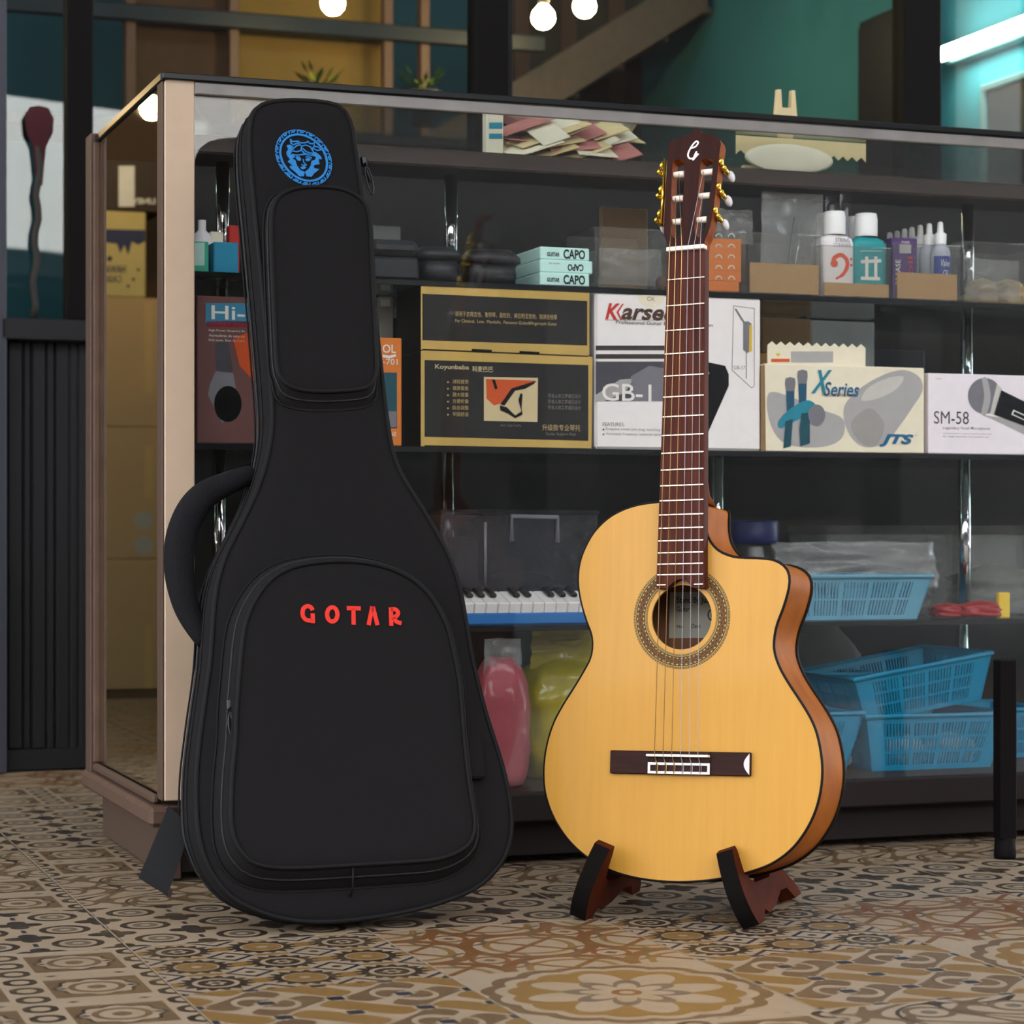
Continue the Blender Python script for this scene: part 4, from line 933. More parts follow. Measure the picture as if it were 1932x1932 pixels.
zb_ = Item(zc, (a0 + a1) / 2, .075, jt + .0006)
zh = z1 - jt - .002; zw = a1 - a0; n = 22
zp = [Vector((-zw / 2, 0)), Vector((zw / 2, 0))] + [Vector((zw / 2 - zw * i / n, zh + (.0035 if i % 2 else -.0025))) for i in range(n + 1)]
MB().plate(ccw(zp), [], -.0012, 0, M=Matrix.Rotation(PI / 2, 4, 'X'), smooth_wall=False).build('front_flap', 'cream_card', zc)
MB().box(-zw / 2, zw / 2, .002, .07, 0, zh * .55).build('tray', 'kraft', zc)
zb_.rect('print', 1492, 663, 1572, 684, 'grey_print', 2); zb_.rect('print', 1455, 677, 1490, 683, 'orange_print', 2)
zb_.poly('print', [(1463, 668), (1468, 673), (1473, 668), (1468, 666)], 'yellow_print', 2)

# --- things behind on the same shelf
bk = cbox('carton', 'brown cardboard carton standing behind the cream microphone box', 'box', 1437, 600, 1530, 845, .30, .12, 'kraft_dark', ZB)
bk = cbox('grey_sheet', 'pale grey folded sheet propped behind the zigzag card', 'sheet', 1530, 606, 1650, 640, .32, .02, 'sheet', ZB)
bk = cbox('equipment_case', 'black equipment case at the back between the two microphone boxes', 'case', 1640, 660, 1745, 845, .33, .12, 'black_plastic', ZB)
bk = cbox('grey_adapter', 'small grey cable adapter behind the orange box', 'adapter', 716, 560, 742, 590, .2, .04, 'grey_card', ZB); bk.rect('label_sticker', 718, 564, 736, 578, 'skin_grey')
bk = cbox('spare_carton', 'dark carton in the gap behind the orange box', 'box', 745, 600, 790, 845, .33, .1, 'black_plastic', ZB)

# --- top shelf
def bin_(name, label, x0, y0, x1, y1, s=.066, d=.12, mat='clear_plastic'):
    """open clear box: four thin walls and a floor"""
    ym = (y0 + y1) / 2
    a0, _ = ca(x0, ym, s); a1, _ = ca(x1, ym, s); _, zt = ca((x0 + x1) / 2, y0, s)
    w_, h_, t = (a1 - a0) / 2, zt - ZA, .0016
    e = cab_empty(name, (a0 + a1) / 2, s, ZA + .0003); tag(e, label, 'bin', 'clear bins on the top shelf')
    MB().box(-w_, w_, 0, t, 0, h_).build('front_wall', mat, e); MB().box(-w_, w_, d - t, d, 0, h_).build('rear_wall', mat, e)
    MB().box(-w_, -w_ + t, t, d - t, 0, h_).build('end_wall', mat, e); MB().box(w_ - t, w_, t, d - t, 0, h_).build('end_wall', mat, e)
    MB().box(-w_ + t, w_ - t, t, d - t, 0, t).build('base', mat, e)
    MB().tube([Vector((-w_, t / 2, h_)), Vector((w_, t / 2, h_)), Vector((w_, d - t / 2, h_)), Vector((-w_, d - t / 2, h_))], .0011, 5, closed=True).build('rim', mat, e)
    it = Item(e, (a0 + a1) / 2, s, ZA + .0003); it.w = w_; it.h = h_; it.d = d
    return it
def insert(x0, y0, x1, y1, label, s=.069):
    a0, _ = ca(x0, y1, s); a1, _ = ca(x1, y1, s); _, zt = ca((x0 + x1) / 2, y0, s)
    o = MB().rbox(-(a1 - a0) / 2, (a1 - a0) / 2, 0, .003, 0, zt - ZA - .003, .0006).build('card_insert', 'kraft', None, CM((a0 + a1) / 2, s, ZA + .0025)); tag(o, label, 'card insert', 'kraft inserts in the bins')
def film_bag(name, label, x0, y0, x1, y1, s, mat='film', th=.012, z0=None, seed=0, tilt=0.0, cat='plastic bag'):
    """flat crumpled polythene bag with real thickness"""
    a0, _ = ca(x0, (y0 + y1) / 2, s); a1, _ = ca(x1, (y0 + y1) / 2, s); _, zt = ca((x0 + x1) / 2, y0, s); _, zb = ca((x0 + x1) / 2, y1, s)
    if z0 is not None: zb = z0
    W, Hh = a1 - a0, zt - zb; nx, ny = 12, 14; vs = []; fs = []
    for side in (1, -1):
        for j in range(ny + 1):
            for i in range(nx + 1):
                u, v = i / nx, j / ny
                bul = th * (math.sin(PI * u) ** .6) * (1 - .75 * v) * (.25 + .75 * min(1, v * 6)) * .5
                nz_ = noise.noise(Vector((u * 5 + seed, v * 6, side * 3.1))) * th * .35
                vs.append(Vector(((u - .5) * W * (1 - .06 * v) + noise.noise(Vector((v * 4, seed, 0))) * .003, -side * (bul) + nz_, v * Hh + noise.noise(Vector((u * 4, seed + 9, 0))) * .004 * v)))
    N = (nx + 1) * (ny + 1)
    for sd in range(2):
        for j in range(ny):
            for i in range(nx):
                q = [sd * N + j * (nx + 1) + i, sd * N + j * (nx + 1) + i + 1, sd * N + (j + 1) * (nx + 1) + i + 1, sd * N + (j + 1) * (nx + 1) + i]
                fs.append(q if sd == 0 else q[::-1])
    o = MB().add(vs, fs, 0, True).build(name, mat, None, CM((a0 + a1) / 2, s, zb) @ Matrix.Rotation(tilt, 4, 'Y')); tag(o, label, cat)
    return o

def blob(name, label, cat, a, s, z, w, d, h, mat, seed=0, rough=.25, pinch=0.0, top=None):
    """soft filled bag: a lumpy closed surface standing on its base"""
    nu, nv = 28, 18; ls = []
    for j in range(nv + 1):
        v = j / nv; r = (1 - (2 * max(0, v - .5)) ** 3 * (1 - (top or .0))) if v > .5 else (1 - (1 - min(1, v / .12)) ** 2 * .25)
        if pinch and v > .78: r = max(.16, 1 - (v - .78) / .12) if v < .90 else .16 + (v - .90) * 3.0
        l = []
        for i in range(nu):
            t = 2 * PI * i / nu; cs, sn = math.cos(t), math.sin(t)
            ex = .75; x = math.copysign(abs(cs) ** ex, cs); y = math.copysign(abs(sn) ** ex, sn)
            k_ = 1 + rough * noise.noise(Vector((cs * 2.2 + seed, sn * 2.2, v * 5))) + rough * .4 * noise.noise(Vector((cs * 7 + seed, sn * 7, v * 12)))
            l.append(Vector((x * w / 2 * r * k_, y * d / 2 * r * k_, v * h)))
        ls.append(l)
    o = MB().loops(ls, True, True).build(name, mat, None, CM(a, s, z))
    if label: tag(o, label, cat)
    return o

# left part, seen between post and bag
b = cbox('paint_box', 'mint green box on the top shelf beside the corner post', 'box', 350, 455, 394, 501, .075, .05, 'mint', ZA); b.rect('print', 352, 458, 386, 501, 'capo_teal')
b = cbox('blue_box', 'sky blue box on the top shelf next to the mint one', 'box', 403, 457, 450, 503, .075, .05, 'sky_box', ZA)
a, z = ca(381, 440, .15); o = MB().lathe([(.016, 0), (.017, .05), (.014, .062), (.006, .07), (.006, .085), (.0, .086)], 18).build('white_bottle', 'bottle_white', None, CM(a, .15, ZA)); tag(o, 'slim white bottle behind the mint green box', 'bottle')
b = cbox('cream_tag', 'cream card tags standing behind the sky blue box', 'card', 397, 437, 422, 458, .14, .02, 'cream_card', ZA); b = cbox('red_tool', 'white and red packet behind the sky blue box', 'packet', 432, 425, 452, 458, .15, .02, 'red_print', ZA)
# black clamshell cases
def clam(x0, y0, x1, y1, label, s, top=0.5, rnd=False):
    a0, _ = ca(x0, y1, s); a1, _ = ca(x1, y1, s); _, zt = ca((x0 + x1) / 2, y0, s); _, zm = ca((x0 + x1) / 2, y0 + (y1 - y0) * top, s)
    e = cab_empty('clip_case', (a0 + a1) / 2, s, ZA + .0003); tag(e, label, 'case', 'black cases on the top shelf'); w_ = (a1 - a0) / 2; h_ = zt - ZA; hm = zm - ZA
    if rnd:
        def ring_(k, z, y): return [Vector((w_ * k * math.copysign(abs(math.cos(t)) ** .7, math.cos(t)), .035 + .04 * k * math.copysign(abs(math.sin(t)) ** .7, math.sin(t)), z)) for t in [2 * PI * i / 28 for i in range(28)]]
        MB().loops([ring_(.80, 0, 0), ring_(.86, hm * .5, 0), ring_(.82, hm, 0)]).build('base', 'black_plastic', e)
        MB().loops([ring_(.82, hm + .002, 0), ring_(1.0, hm + .006, 0), ring_(.98, hm + (h_ - hm) * .5, 0), ring_(.7, h_ * .97, 0), ring_(.35, h_, 0)]).build('lid', 'black_plastic', e)
    else:
        MB().rbox(-w_ * .96, w_, 0, .07, 0, hm - .002, .004).build('base', 'black_plastic', e); MB().rbox(-w_, w_ * .99, -.002, .07, hm, h_, .008).build('lid', 'black_plastic', e)
clam(700, 452, 792, 518, 'black oblong clamshell case nearest the gig bag on the top shelf', .070, .45)
clam(790, 462, 880, 533, 'rounded black case in the middle of the three cases', .072, .42, True); clam(882, 467, 992, 541, 'rounded black case next to the pale capo boxes', .066, .45, True)
b = cbox('clear_tray', 'clear plastic tray of oddments at the back above the black cases', 'tray', 700, 426, 756, 458, .17, .08, 'film', ZA)
# capo boxes
zt = ZA + .0003
for i, (y0, y1, lab) in enumerate(((515, 541, 'lowest'), (491, 516, 'middle'), (467, 490, 'top'))):
    x0, x1 = (1019, 1112) if i != 1 else (1019, 1118)
    b = cbox('capo_box', lab + ' of three pale green capo boxes stacked on the top shelf', 'box', x0, y0, x1, y1, .066 + .002 * i, .11, 'capo_teal', zt, 'pale green capo boxes')
    zt = b.z0 + b.h + .0004
    if i != 1: b.text('GUITAR', 1032, y0 + 9, 1056, y0 + 17, 'ink', bold=.03); b.text('CAPO', 1063, y0 + 4, 1104, y0 + 22, 'ink', bold=.03)
    else: 
        uv, fs = text_mesh('CAPO', .03); A, B_, T_ = b.pt(1101, 499, 2), b.pt(1071, 498, 2), b.pt(1101, 512, 2)
        MB().add([A + (B_ - A) * u_ + (T_ - A) * v_ for u_, v_ in uv], fs).build('lettering', 'ink', b.o); b.text('by nova', 1036, 495, 1056, 499, 'dim_text')
# clear bins
bn = bin_('clear_bin', 'clear bin with a crumpled bag between capo boxes and guitar neck', 1123, 432, 1262, 541)
film_bag('plastic_bag', 'crumpled clear bag lying in the bin next to the capo boxes', 1128, 470, 1250, 538, .10, seed=2, th=.03)
a, z = ca(1243, 525, .09); o = MB().lathe([(.0, 0), (.0105, .0005), (.0105, .004), (.0, .0045)], 20, M=Matrix.Rotation(PI / 2, 4, 'X')).build('washer', 'brown_print', None, CM(a, .080, ZA + .0125)); tag(o, 'dark brown felt disc at the bin corner by the neck', 'disc')
b = cbox('board_offcut', 'brown board leaning behind the clear bin by the guitar head', 'board', 1135, 392, 1222, 530, .26, .012, 'kraft_dark', ZA)
bn = bin_('clear_bin', 'clear bin of orange pick cards right of the guitar neck', 1328, 437, 1408, 548)
for i in range(5):
    y = 543 - i * 20
    b = cbox('pick_card', ('lowest', 'second lowest', 'middle', 'second highest', 'highest')[i] + ' orange pick card in the bin beside the neck', 'card', 1334, y - 13, 1399 - (i == 0) * 4, y, .072, .08, 'orange_bright', ZA + .002 + i * .0158, 'orange pick cards')
    for cx_ in (1356, 1380): 
        c3 = b.pt(cx_, y - 15.5); o = MB().tube([c3 + Vector((.0052 * math.cos(t), 0, .0052 * math.sin(t))) for t in [PI * q / 8 for q in range(9)]], .0009, 5).build('hang_loop', 'cap_white', b.o)
film_bag('plastic_bag', 'clear zip bag standing behind the orange pick cards', 1350, 396, 1421, 440, .13, seed=4, z0=ZA + .085); 
bn = bin_('clear_bin', 'clear bin holding a zip bag of thin sticks', 1411, 442, 1549, 552); insert(1415, 497, 1545, 551, 'kraft card at the front of the bin with the zip bag')
film_bag('zip_bag', 'tall clear zip bag rising from the bin left of the white bottles', 1434, 364, 1556, 540, .10, seed=7, th=.02)
for i in range(4):
    p0 = ca(1480 + i * 14, 540, .10); p1 = ca(1500 + i * 16, 410 + 12 * i % 30, .10)
    o = MB().tube([Vector((0, 0, 0)), Vector((p1[0] - p0[0], .004, p1[1] - p0[1]))], .0012, 6).build('thin_rod', 'chrome' if i % 2 else 'black_plastic', None, CM(p0[0], .098 + .003 * i, p0[1])); tag(o, 'thin rod inside the tall zip bag', 'rod', 'thin rods in the zip bag')
bn = bin_('clear_bin', 'clear bin holding the white and teal bottles', 1552, 466, 1681, 556); insert(1555, 534, 1677, 555, 'low kraft card under the white and teal bottles')
def bottle(x0, y0, x1, y1, s, body, label, cap=.27, ycap=None, name='squeeze_bottle'):
    a0, _ = ca(x0, y1, s); a1, _ = ca(x1, y1, s); _, zt = ca((x0 + x1) / 2, y0, s); zb = ZA + .0022; h = zt - zb; w_ = (a1 - a0) / 2; dp = w_ * .62
    e = cab_empty(name, (a0 + a1) / 2, s + dp, zb); tag(e, label, 'bottle', 'care bottles')
    hb = h * (1 - cap)
    def rg(k, z): return [Vector((w_ * k * math.copysign(abs(math.cos(t)) ** .55, math.cos(t)), dp * k * math.copysign(abs(math.sin(t)) ** .55, math.sin(t)), z)) for t in [2 * PI * i / 32 for i in range(32)]]
    MB().loops([rg(.95, 0), rg(1, .003), rg(1, hb * .86), rg(.92, hb * .93), rg(.58, hb * .985), rg(.5, hb)]).build('body', body, e)
    cr_ = w_ * .60
    MB().lathe([(cr_, hb), (cr_ * 1.02, hb + .004), (cr_ * 1.02, h * .93), (cr_ * .93, h), (0, h)], 24, cap=False).build('cap', 'cap_white', e)
    it = Item(e, (a0 + a1) / 2, s, zb); it.yo = -dp; return it
bottle(1541, 401, 1585, 545, .115, 'bottle_white', 'white capped bottle at the back left of the clef bottle'); bottle(1600, 407, 1645, 545, .115, 'bottle_teal', 'teal bottle mostly hidden behind the front teal bottle')
b = bottle(1554, 397, 1615, 553, .072, 'bottle_white', 'white bottle with an orange bass clef')
b.text('STRING', 1576, 449, 1603, 457, 'dim_text'); b.text('CLEANER', 1573, 459, 1606, 466, 'dim_text')
b.quad_text('?', (1567, 524), (1599, 524), (1567, 480), 'clef_orange', bold=.05) if False else None
cl = catmull([(1571, 497), (1574, 487), (1586, 481), (1597, 490), (1598, 504), (1590, 518), (1577, 526)], 5, False)
o = MB().stroke([Vector((p.x, p.z)) for p in (b.pt(q[0], q[1]) for q in cl)], [.003, .004, .005, .006, .0068, .007, .007, .007] + [.0065] * 15 + [.0055] * 4 + [.0035] * 4, 0, .0004, M=Matrix.Translation((0, b.yo - .0004, 0)) @ Matrix.Rotation(PI / 2, 4, 'X')).build('bass_clef', 'clef_orange', b.o)
b.poly('clef_dot', [(1574 + 7 * math.cos(t), 497 + 7 * math.sin(t)) for t in [i * PI / 8 for i in range(16)]], 'clef_orange', 2)
for y in (489, 500): b.poly('clef_dot', [(1606 + 2.5 * math.cos(t), y + 2.5 * math.sin(t)) for t in [i * PI / 5 for i in range(10)]], 'clef_orange', 2)
b = bottle(1613, 401, 1676, 553, .072, 'bottle_teal', 'front teal bottle with a white sharp sign')
for st_ in ([(1624, 494), (1662, 492)], [(1624, 525), (1660, 526)], [(1635, 484), (1635, 526)], [(1652, 484), (1652, 526)]):
    MB().stroke([Vector((p.x, p.z)) for p in (b.pt(*q) for q in st_)], .0052, 0, .0004, M=Matrix.Translation((0, b.yo - .0006, 0)) @ Matrix.Rotation(PI / 2, 4, 'X')).build('sharp_sign', 'pale_print', b.o)
b.rect('line_print', 1622, 473, 1664, 474.2, 'capo_teal')
for x, y0, y1, n_ in ((1580, 367, 400, 'front'), (1607, 361, 405, 'rear')):
    a, _ = ca(x, y1, .12); _, zz0 = ca(x, y1, .12); _, zz1 = ca(x, y0, .12)
    st = MB().lathe([(.011, 0), (.011, zz0 - ZA - .004), (.004, zz0 - ZA - .002), (.004, zz0 - ZA + .012)], 16).build('spray_bottle', 'bottle_clear', None, CM(a, .14, ZA + .002)); MB().lathe([(.0105, zz0 - ZA - .002), (.0095, zz0 - ZA + (zz1 - zz0) * .9), (.008, zz1 - ZA), (.0, zz1 - ZA)], 20, cap=False).build('clear_cap', 'clear_plastic', st); tag(st, {'front': 'slim spray bottle behind the white clef bottle', 'rear': 'slim spray bottle behind the front teal bottle'}[n_], 'bottle')
bn = bin_('clear_bin', 'clear bin of valve oil bottles and a purple tube', 1684, 462, 1812, 563); insert(1693, 515, 1806, 562, 'kraft card in front of the valve oil bottles')
b = cbox('purple_box', 'purple printed box in front of the dropper bottles', 'box', 1683, 449, 1731, 556, .074, .02, 'purple', ZA + .0022); b.rect('print', 1697, 461, 1719, 478, 'grey_print'); b.text('SLIDE', 1701, 455, 1716, 459, 'pale_print'); b.quad_text('GREASE', (1699, 540), (1699, 490), (1690, 540), 'pale_print'); b.quad_text('oil', (1722, 520), (1722, 484), (1712, 520), 'red_print')
tops = [(1784, 416), (1763, 419), (1746, 422), (1730, 426), (1716, 429), (1702, 433), (1688, 436)]
for i, (x, y) in enumerate(tops):
    s = .076 + i * .028; a, _ = ca(x, 540, s); _, zt = ca(x, y, s); zb = ZA + .002; h = zt - zb; r_ = .0165
    if i == 0: h0 = h
    e = cab_empty('dropper_bottle', a, s + r_, zb); tag(e, ('front dropper bottle with a blue Valve Oil label' if i == 0 else 'white-nozzled dropper bottle number %s behind the Valve Oil one' % ('one', 'two', 'three', 'four', 'five', 'six')[i - 1]), 'bottle', 'valve oil dropper bottles')
    MB().lathe([(r_ * .95, 0), (r_, .003), (r_, h * .60), (r_ * .85, h * .67), (r_ * .5, h * .71), (r_ * .5, h * .73)], 20).build('body', 'bottle_clear', e)
    MB().lathe([(r_ * .58, h * .715), (r_ * .62, h * .84), (r_ * .32, h * .87), (r_ * .26, h * .985), (r_ * .12, h), (0, h)], 18, cap=False).build('nozzle', 'cap_white', e)
    if i == 0:
        MB().loops([[Vector((math.sin(t) * (r_ + .0004), -math.cos(t) * (r_ + .0004), z)) for t in [-1.2 + 2.4 * q / 12 for q in range(13)]] for z in (h * .08, h * .56)], False, False, closed=False).build('label_sticker', 'valve_blue', e)
        for t_, z_, hh_ in (('Valve', .43, .011), ('Oil', .31, .010)):
            uv, fs = text_mesh(t_, .0, .3); wv = .015 if t_ == 'Valve' else .009
            MB().add([Vector((math.sin((u_ - .5) * wv / r_) * (r_ + .0008), -math.cos((u_ - .5) * wv / r_) * (r_ + .0008), h * z_ + v_ * hh_)) for u_, v_ in uv], fs).build('lettering', 'pale_print', e)
bn = bin_('clear_bin', 'clear bin of tan packets at the far right of the top shelf', 1818, 460, 1990, 572, d=.14)
for i, (x, w_) in enumerate(((1850, .05), (1900, .06), (1950, .05))): blob('tan_packet', ('tan packet at the near end of the rightmost bin', 'tan packet in the middle of the rightmost bin', 'tan packet at the far end of the rightmost bin')[i], 'packet', ca(x, 530, .12)[0], .12, ZA + .003, w_ * .8, .06, .045, 'tan_stuff', seed=i * 5, rough=.4)
film_bag('plastic_bag', 'clear crumpled bag over the tan packets', 1822, 490, 1925, 565, .075, seed=17, th=.012)

# --- third shelf
a0, _ = ca(832, 1040, .155); a1, _ = ca(1128, 1040, .155); _, zt = ca(1000, 972, .155)
e = cab_empty('storage_tub', (a0 + a1) / 2, .155, ZC + .0004); tag(e, 'smoky translucent storage tub with a clip handle above the keyboard', 'storage tub'); w_ = (a1 - a0) / 2; h_ = zt - ZC
MB().rbox(-w_, w_, .0, .003, 0, h_, .001).build('front_wall', 'smoke_plastic', e); MB().rbox(-w_, w_, .2, .203, 0, h_, .001).build('rear_wall', 'smoke_plastic', e)
for sg in (-1, 1): MB().rbox(sg * w_ - .003 * (sg > 0), sg * w_ + .003 * (sg < 0), .003, .2, 0, h_, .001).build('end_wall', 'smoke_plastic', e)
MB().rbox(-w_ + .004, w_ - .004, .004, .199, 0, .004, .001).build('base', 'smoke_plastic', e); MB().rbox(-w_ - .003, w_ + .003, -.003, .206, h_, h_ + .008, .003).build('lid', 'smoke_plastic', e)
tb_ = Item(e, (a0 + a1) / 2, .152, ZC + .0004)
pts = [tb_.pt(x, y, 8) for x, y in ((967, 1022), (967, 974), (1053, 976), (1053, 1024))]
MB().tube(pts, .004, 8).build('clip_handle', 'mid_grey', e); pt = [tb_.pt(x, y, 6) for x, y in ((917, 985), (917, 1105))]; MB().tube(pt, .0025, 6).build('corner_rib', 'mid_grey', e)
b = cbox('instruction_card', 'grey card inside the storage tub near the gig bag', 'card', 846, 1013, 903, 1112, .162, .003, 'grey_card', ZC + .006)
blob('dark_bundle', 'dark bundle of cables inside the smoky storage tub', 'bundle', (a0 + a1) / 2 + .03, .26, ZC + .005, .14, .10, .075, 'black_plastic', seed=3, rough=.5)
# melodica
a0, _ = ca(800, 1150, .062); a1, _ = ca(1180, 1150, .062); e = cab_empty('keyboard_instrument', (a0 + a1) / 2, .062, ZC + .0004); tag(e, 'blue keyboard with white and black keys between bag and guitar', 'keyboard'); w_ = (a1 - a0) / 2
_, zk = ca(1000, 1152, .062); _, zk2 = ca(1000, 1136, .062); _, zbk = ca(1000, 1114, .10)
hb = zk - ZC
KT = math.radians(17); rise = .060 * math.tan(KT)
MB().loops([[Vector((x_, y_, z_)) for y_, z_ in ((0, .003), (.003, 0), (.085, 0), (.085, hb + rise + .004), (.062, hb + rise + .006), (.058, hb + rise - .002), (.004, hb - .002), (0, hb - .005))] for x_ in (-w_, w_)], smooth=False).build('case', 'key_blue', e)
kw = .0186; hk = zk2 - ZC; i = 0; x = -w_ + .004
nk = int((2 * w_ - .008) / kw)
wk = MB().rbox(.0004, kw - .0004, 0, .056, -.004, hk - hb, .0012).mesh('white_key', 'key_white'); bkm = MB().rbox(0, .0105, .022, .056, 0, .007, .002).mesh('black_key', 'key_black')
KR = Matrix.Rotation(KT, 4, 'X')
for i in range(nk):
    put('white_key', wk, e, Matrix.Translation((x + i * kw, .001, hb - .0008)) @ KR)
    if i % 7 not in (2, 6): put('black_key', bkm, e, Matrix.Translation((x + (i + 1) * kw - .00525, -.002, hk - .0012)) @ KR)
# jar, baskets, bags
a, _ = ca(1432, 1050, .34); e = cab_empty('lidded_jar', a, .36, ZC + .0004); tag(e, 'clear jar with a dark blue lid behind the guitar cutaway', 'jar'); _, zt = ca(1432, 983, .36)
h_ = zt - ZC; MB().lathe([(.040, 0), (.043, .004), (.043, h_ * .62), (.037, h_ * .72), (.037, h_ * .76)], 28).build('glass', 'clear_plastic', e); MB().lathe([(.041, h_ * .76), (.042, h_ * .80), (.042, h_ * .98), (.040, h_)], 28).build('lid', 'navy_lid', e)
b = cbox('red_box', 'red plastic piece just behind the guitar cutaway', 'box', 1362, 1008, 1379, 1050, .15, .03, 'red_plastic', ZC)
film_bag('plastic_bag', 'dusty crumpled bag of parts lying above the pale blue basket', 1455, 1022, 1770, 1092, .14, seed=21, th=.06, z0=ZC + .05)
def basket(name, label, mat, M, w, d, h, flare, rows, cols, group='blue slotted baskets', front=True):
    """tapered slotted basket: real bars with open slots, rim and floor"""
    e = empty(name, M); tag(e, label, 'basket', group)
    t = .0022; wb, db = w / 2 - flare, d / 2 - flare
    def P(u, v, side):                     # u -1..1 along a wall, v 0..1 height
        k = flare * v
        if side == 0: return Vector((u * (wb + k), -(db + k), v * h))
        if side == 1: return Vector((wb + k, u * (db + k), v * h))
        if side == 2: return Vector((-u * (wb + k), db + k, v * h))
        return Vector((-(wb + k), -u * (db + k), v * h))
    for side in range(4):
        b = MB(); ln = w if side % 2 == 0 else d
        inn = (Vector((0, 1, 0)), Vector((-1, 0, 0)), Vector((0, -1, 0)), Vector((1, 0, 0)))[side] * t
        def patch(u0, u1, v0, v1):
            q = [P(u0, v0, side), P(u1, v0, side), P(u1, v1, side), P(u0, v1, side)]
            b.add(q + [p + inn for p in q], [(0, 1, 2, 3), (7, 6, 5, 4), (0, 4, 5, 1), (1, 5, 6, 2), (2, 6, 7, 3), (3, 7, 4, 0)])
        ed = .020 / ln * 2
        nc = max(3, int(cols * ln / w)); us = 1 - ed * 1.6
        hb_ = [(0, .10)] + [((.10 + .80 * (r + 1) / rows) - .05, .10 + .80 * (r + 1) / rows) for r in range(rows - 1)] + [(.87, 1.0)]
        for v0, v1 in hb_: patch(-us, us, v0, v1)
        patch(-1, -us, 0, 1); patch(us, 1, 0, 1)
        for r in range(rows):
            v0 = hb_[r][1]; v1 = hb_[r + 1][0]
            for c in range(nc):
                f0 = -us + 2 * us * (c + .22) / nc; f1 = -us + 2 * us * (c + .74) / nc
                if c % 9 == 8: f1 = min(us, -us + 2 * us * (c + 1.22) / nc)
                patch(f0, f1, v0, v1)
        b.build('slotted_wall', mat, e)
    MB().tube([Vector((sx_ * w / 2, sy_ * d / 2, h)) for sx_, sy_ in ((-1, -1), (1, -1), (1, 1), (-1, 1))], .004, 6, closed=True, flat=None).build('rim', mat, e)
    MB().box(-wb, wb, -db, db, 0, .002).build('base', mat, e)
    return e
def pbasket(label, mat, x0, x1, y0, y1, s, d, z0, flare, rows, cols, tilt=0.0, rz=0.0):
    ym = y0; a0, _ = ca(x0, ym, s); a1, _ = ca(x1, ym, s); xm = (x0 + x1) / 2; _, zt = ca(xm, y0, s); w_ = a1 - a0
    M = CM((a0 + a1) / 2, s + d / 2, z0) @ Matrix.Rotation(rz, 4, 'Z') @ Matrix.Rotation(-tilt, 4, 'Y')
    return basket('slotted_basket', label, mat, M, w_, d, zt - z0, flare, rows, cols)
pbasket('pale blue slotted basket on the middle shelf right of the guitar', 'pale_blue_plastic', 1440, 1760, 1088, 1166, .075, .20, ZC + .0006, .018, 2, 40)
blob('red_pack', 'glossy red packet lying in the bag at the right of the middle shelf', 'packet', ca(1850, 1150, .12)[0], .12, ZC + .001, .075, .05, .028, 'red_plastic', seed=8, rough=.2); blob('red_pack', 'second red packet nearer the pale blue basket', 'packet', ca(1788, 1150, .14)[0], .14, ZC + .001, .055, .05, .024, 'red_plastic', seed=9, rough=.2)
b = cbox('yellow_tag', 'small yellow tag beside the red packets', 'tag', 1885, 1118, 1906, 1148, .10, .01, 'yellow_print', ZC)
for i, (x0, x1, s_) in enumerate(((1560, 1798, .30), (1830, 2000, .22))):
    a0, _ = ca(x0, 1000, s_); a1, _ = ca(x1, 1000, s_); _, zt = ca((x0 + x1) / 2, 992, s_)
    e = cab_empty('clear_case', (a0 + a1) / 2, s_, ZC + .0005); tag(e, ('clear plastic case behind the pale blue basket', 'clear plastic case behind the red packets')[i], 'case'); w_ = (a1 - a0) / 2; h_ = zt - ZC
    MB().rbox(-w_, w_, 0, .14, 0, h_ * .9, .002).build('body', 'film', e); MB().rbox(-w_ - .002, w_ + .002, -.002, .142, h_ * .9, h_, .002).build('lid', 'clear_plastic', e)
    blob('case_contents', None, None, 0, 0, 0, 2 * w_ * .8, .10, h_ * .55, 'dark_sack', seed=30 + i, rough=.4)
    o = bpy.data.objects[-1] if False else [q for q in COL.objects if q.name.startswith('case_contents')][-1]; o.parent = e; o.matrix_basis = Matrix.Translation((0, .07, .003))
# --- bottom deck
a, _ = ca(955, 1400, .10)
pk = blob('pink_bag', 'clear bag of pink stuff between the gig bag and the yellow bag', 'bag', ca(948, 1400, .09)[0], .10, ZD + .001, .086, .07, .195, 'pink_stuff', seed=12, rough=.13, top=.45)
film_bag('plastic_bag', 'loose clear top of the pink bag', 912, 1205, 985, 1330, .085, seed=31, th=.02)
yl = blob('yellow_sack', 'crumpled yellow plastic bag beside the guitar', 'bag', ca(1062, 1400, .18)[0], .19, ZD + .001, .15, .13, .215, 'yellow_bag', seed=14, rough=.22, pinch=1)
yh = film_bag('bag_handles', 'yellow bag handles', 1000, 1188, 1150, 1260, .17, mat='yellow_bag', seed=33, th=.012); yh.matrix_basis = yl.matrix_basis.inverted() @ yh.matrix_basis; yh.parent = yl; del yh['category']
blob('dark_sack', 'dull grey-green sack behind the guitar waist', 'sack', ca(1545, 1400, .49)[0], .50, ZD + .001, .16, .09, .23, 'dark_sack', seed=18, rough=.2, top=.3)
pbasket('front bright blue basket on the bottom of the counter', 'blue_plastic', 1634, 1905, 1350, 1458, .075, .24, ZD + .0008, .022, 3, 34)
pbasket('bright blue basket half hidden by the guitar on the counter floor', 'blue_plastic', 1440, 1631, 1348, 1458, .085, .17, ZD + .0008, .022, 3, 26)
pbasket('bright blue basket tilted on top of the front one', 'blue_plastic', 1622, 1885, 1256, 1352, .100, .22, ca(1750, 1352, .1)[1] + .007, .020, 3, 34, tilt=math.radians(9.0))
pbasket('deep blue basket at the back beside the tilted one', 'blue_plastic', 1490, 1640, 1272, 1340, .27, .16, ca(1560, 1345, .27)[1], .020, 3, 20)
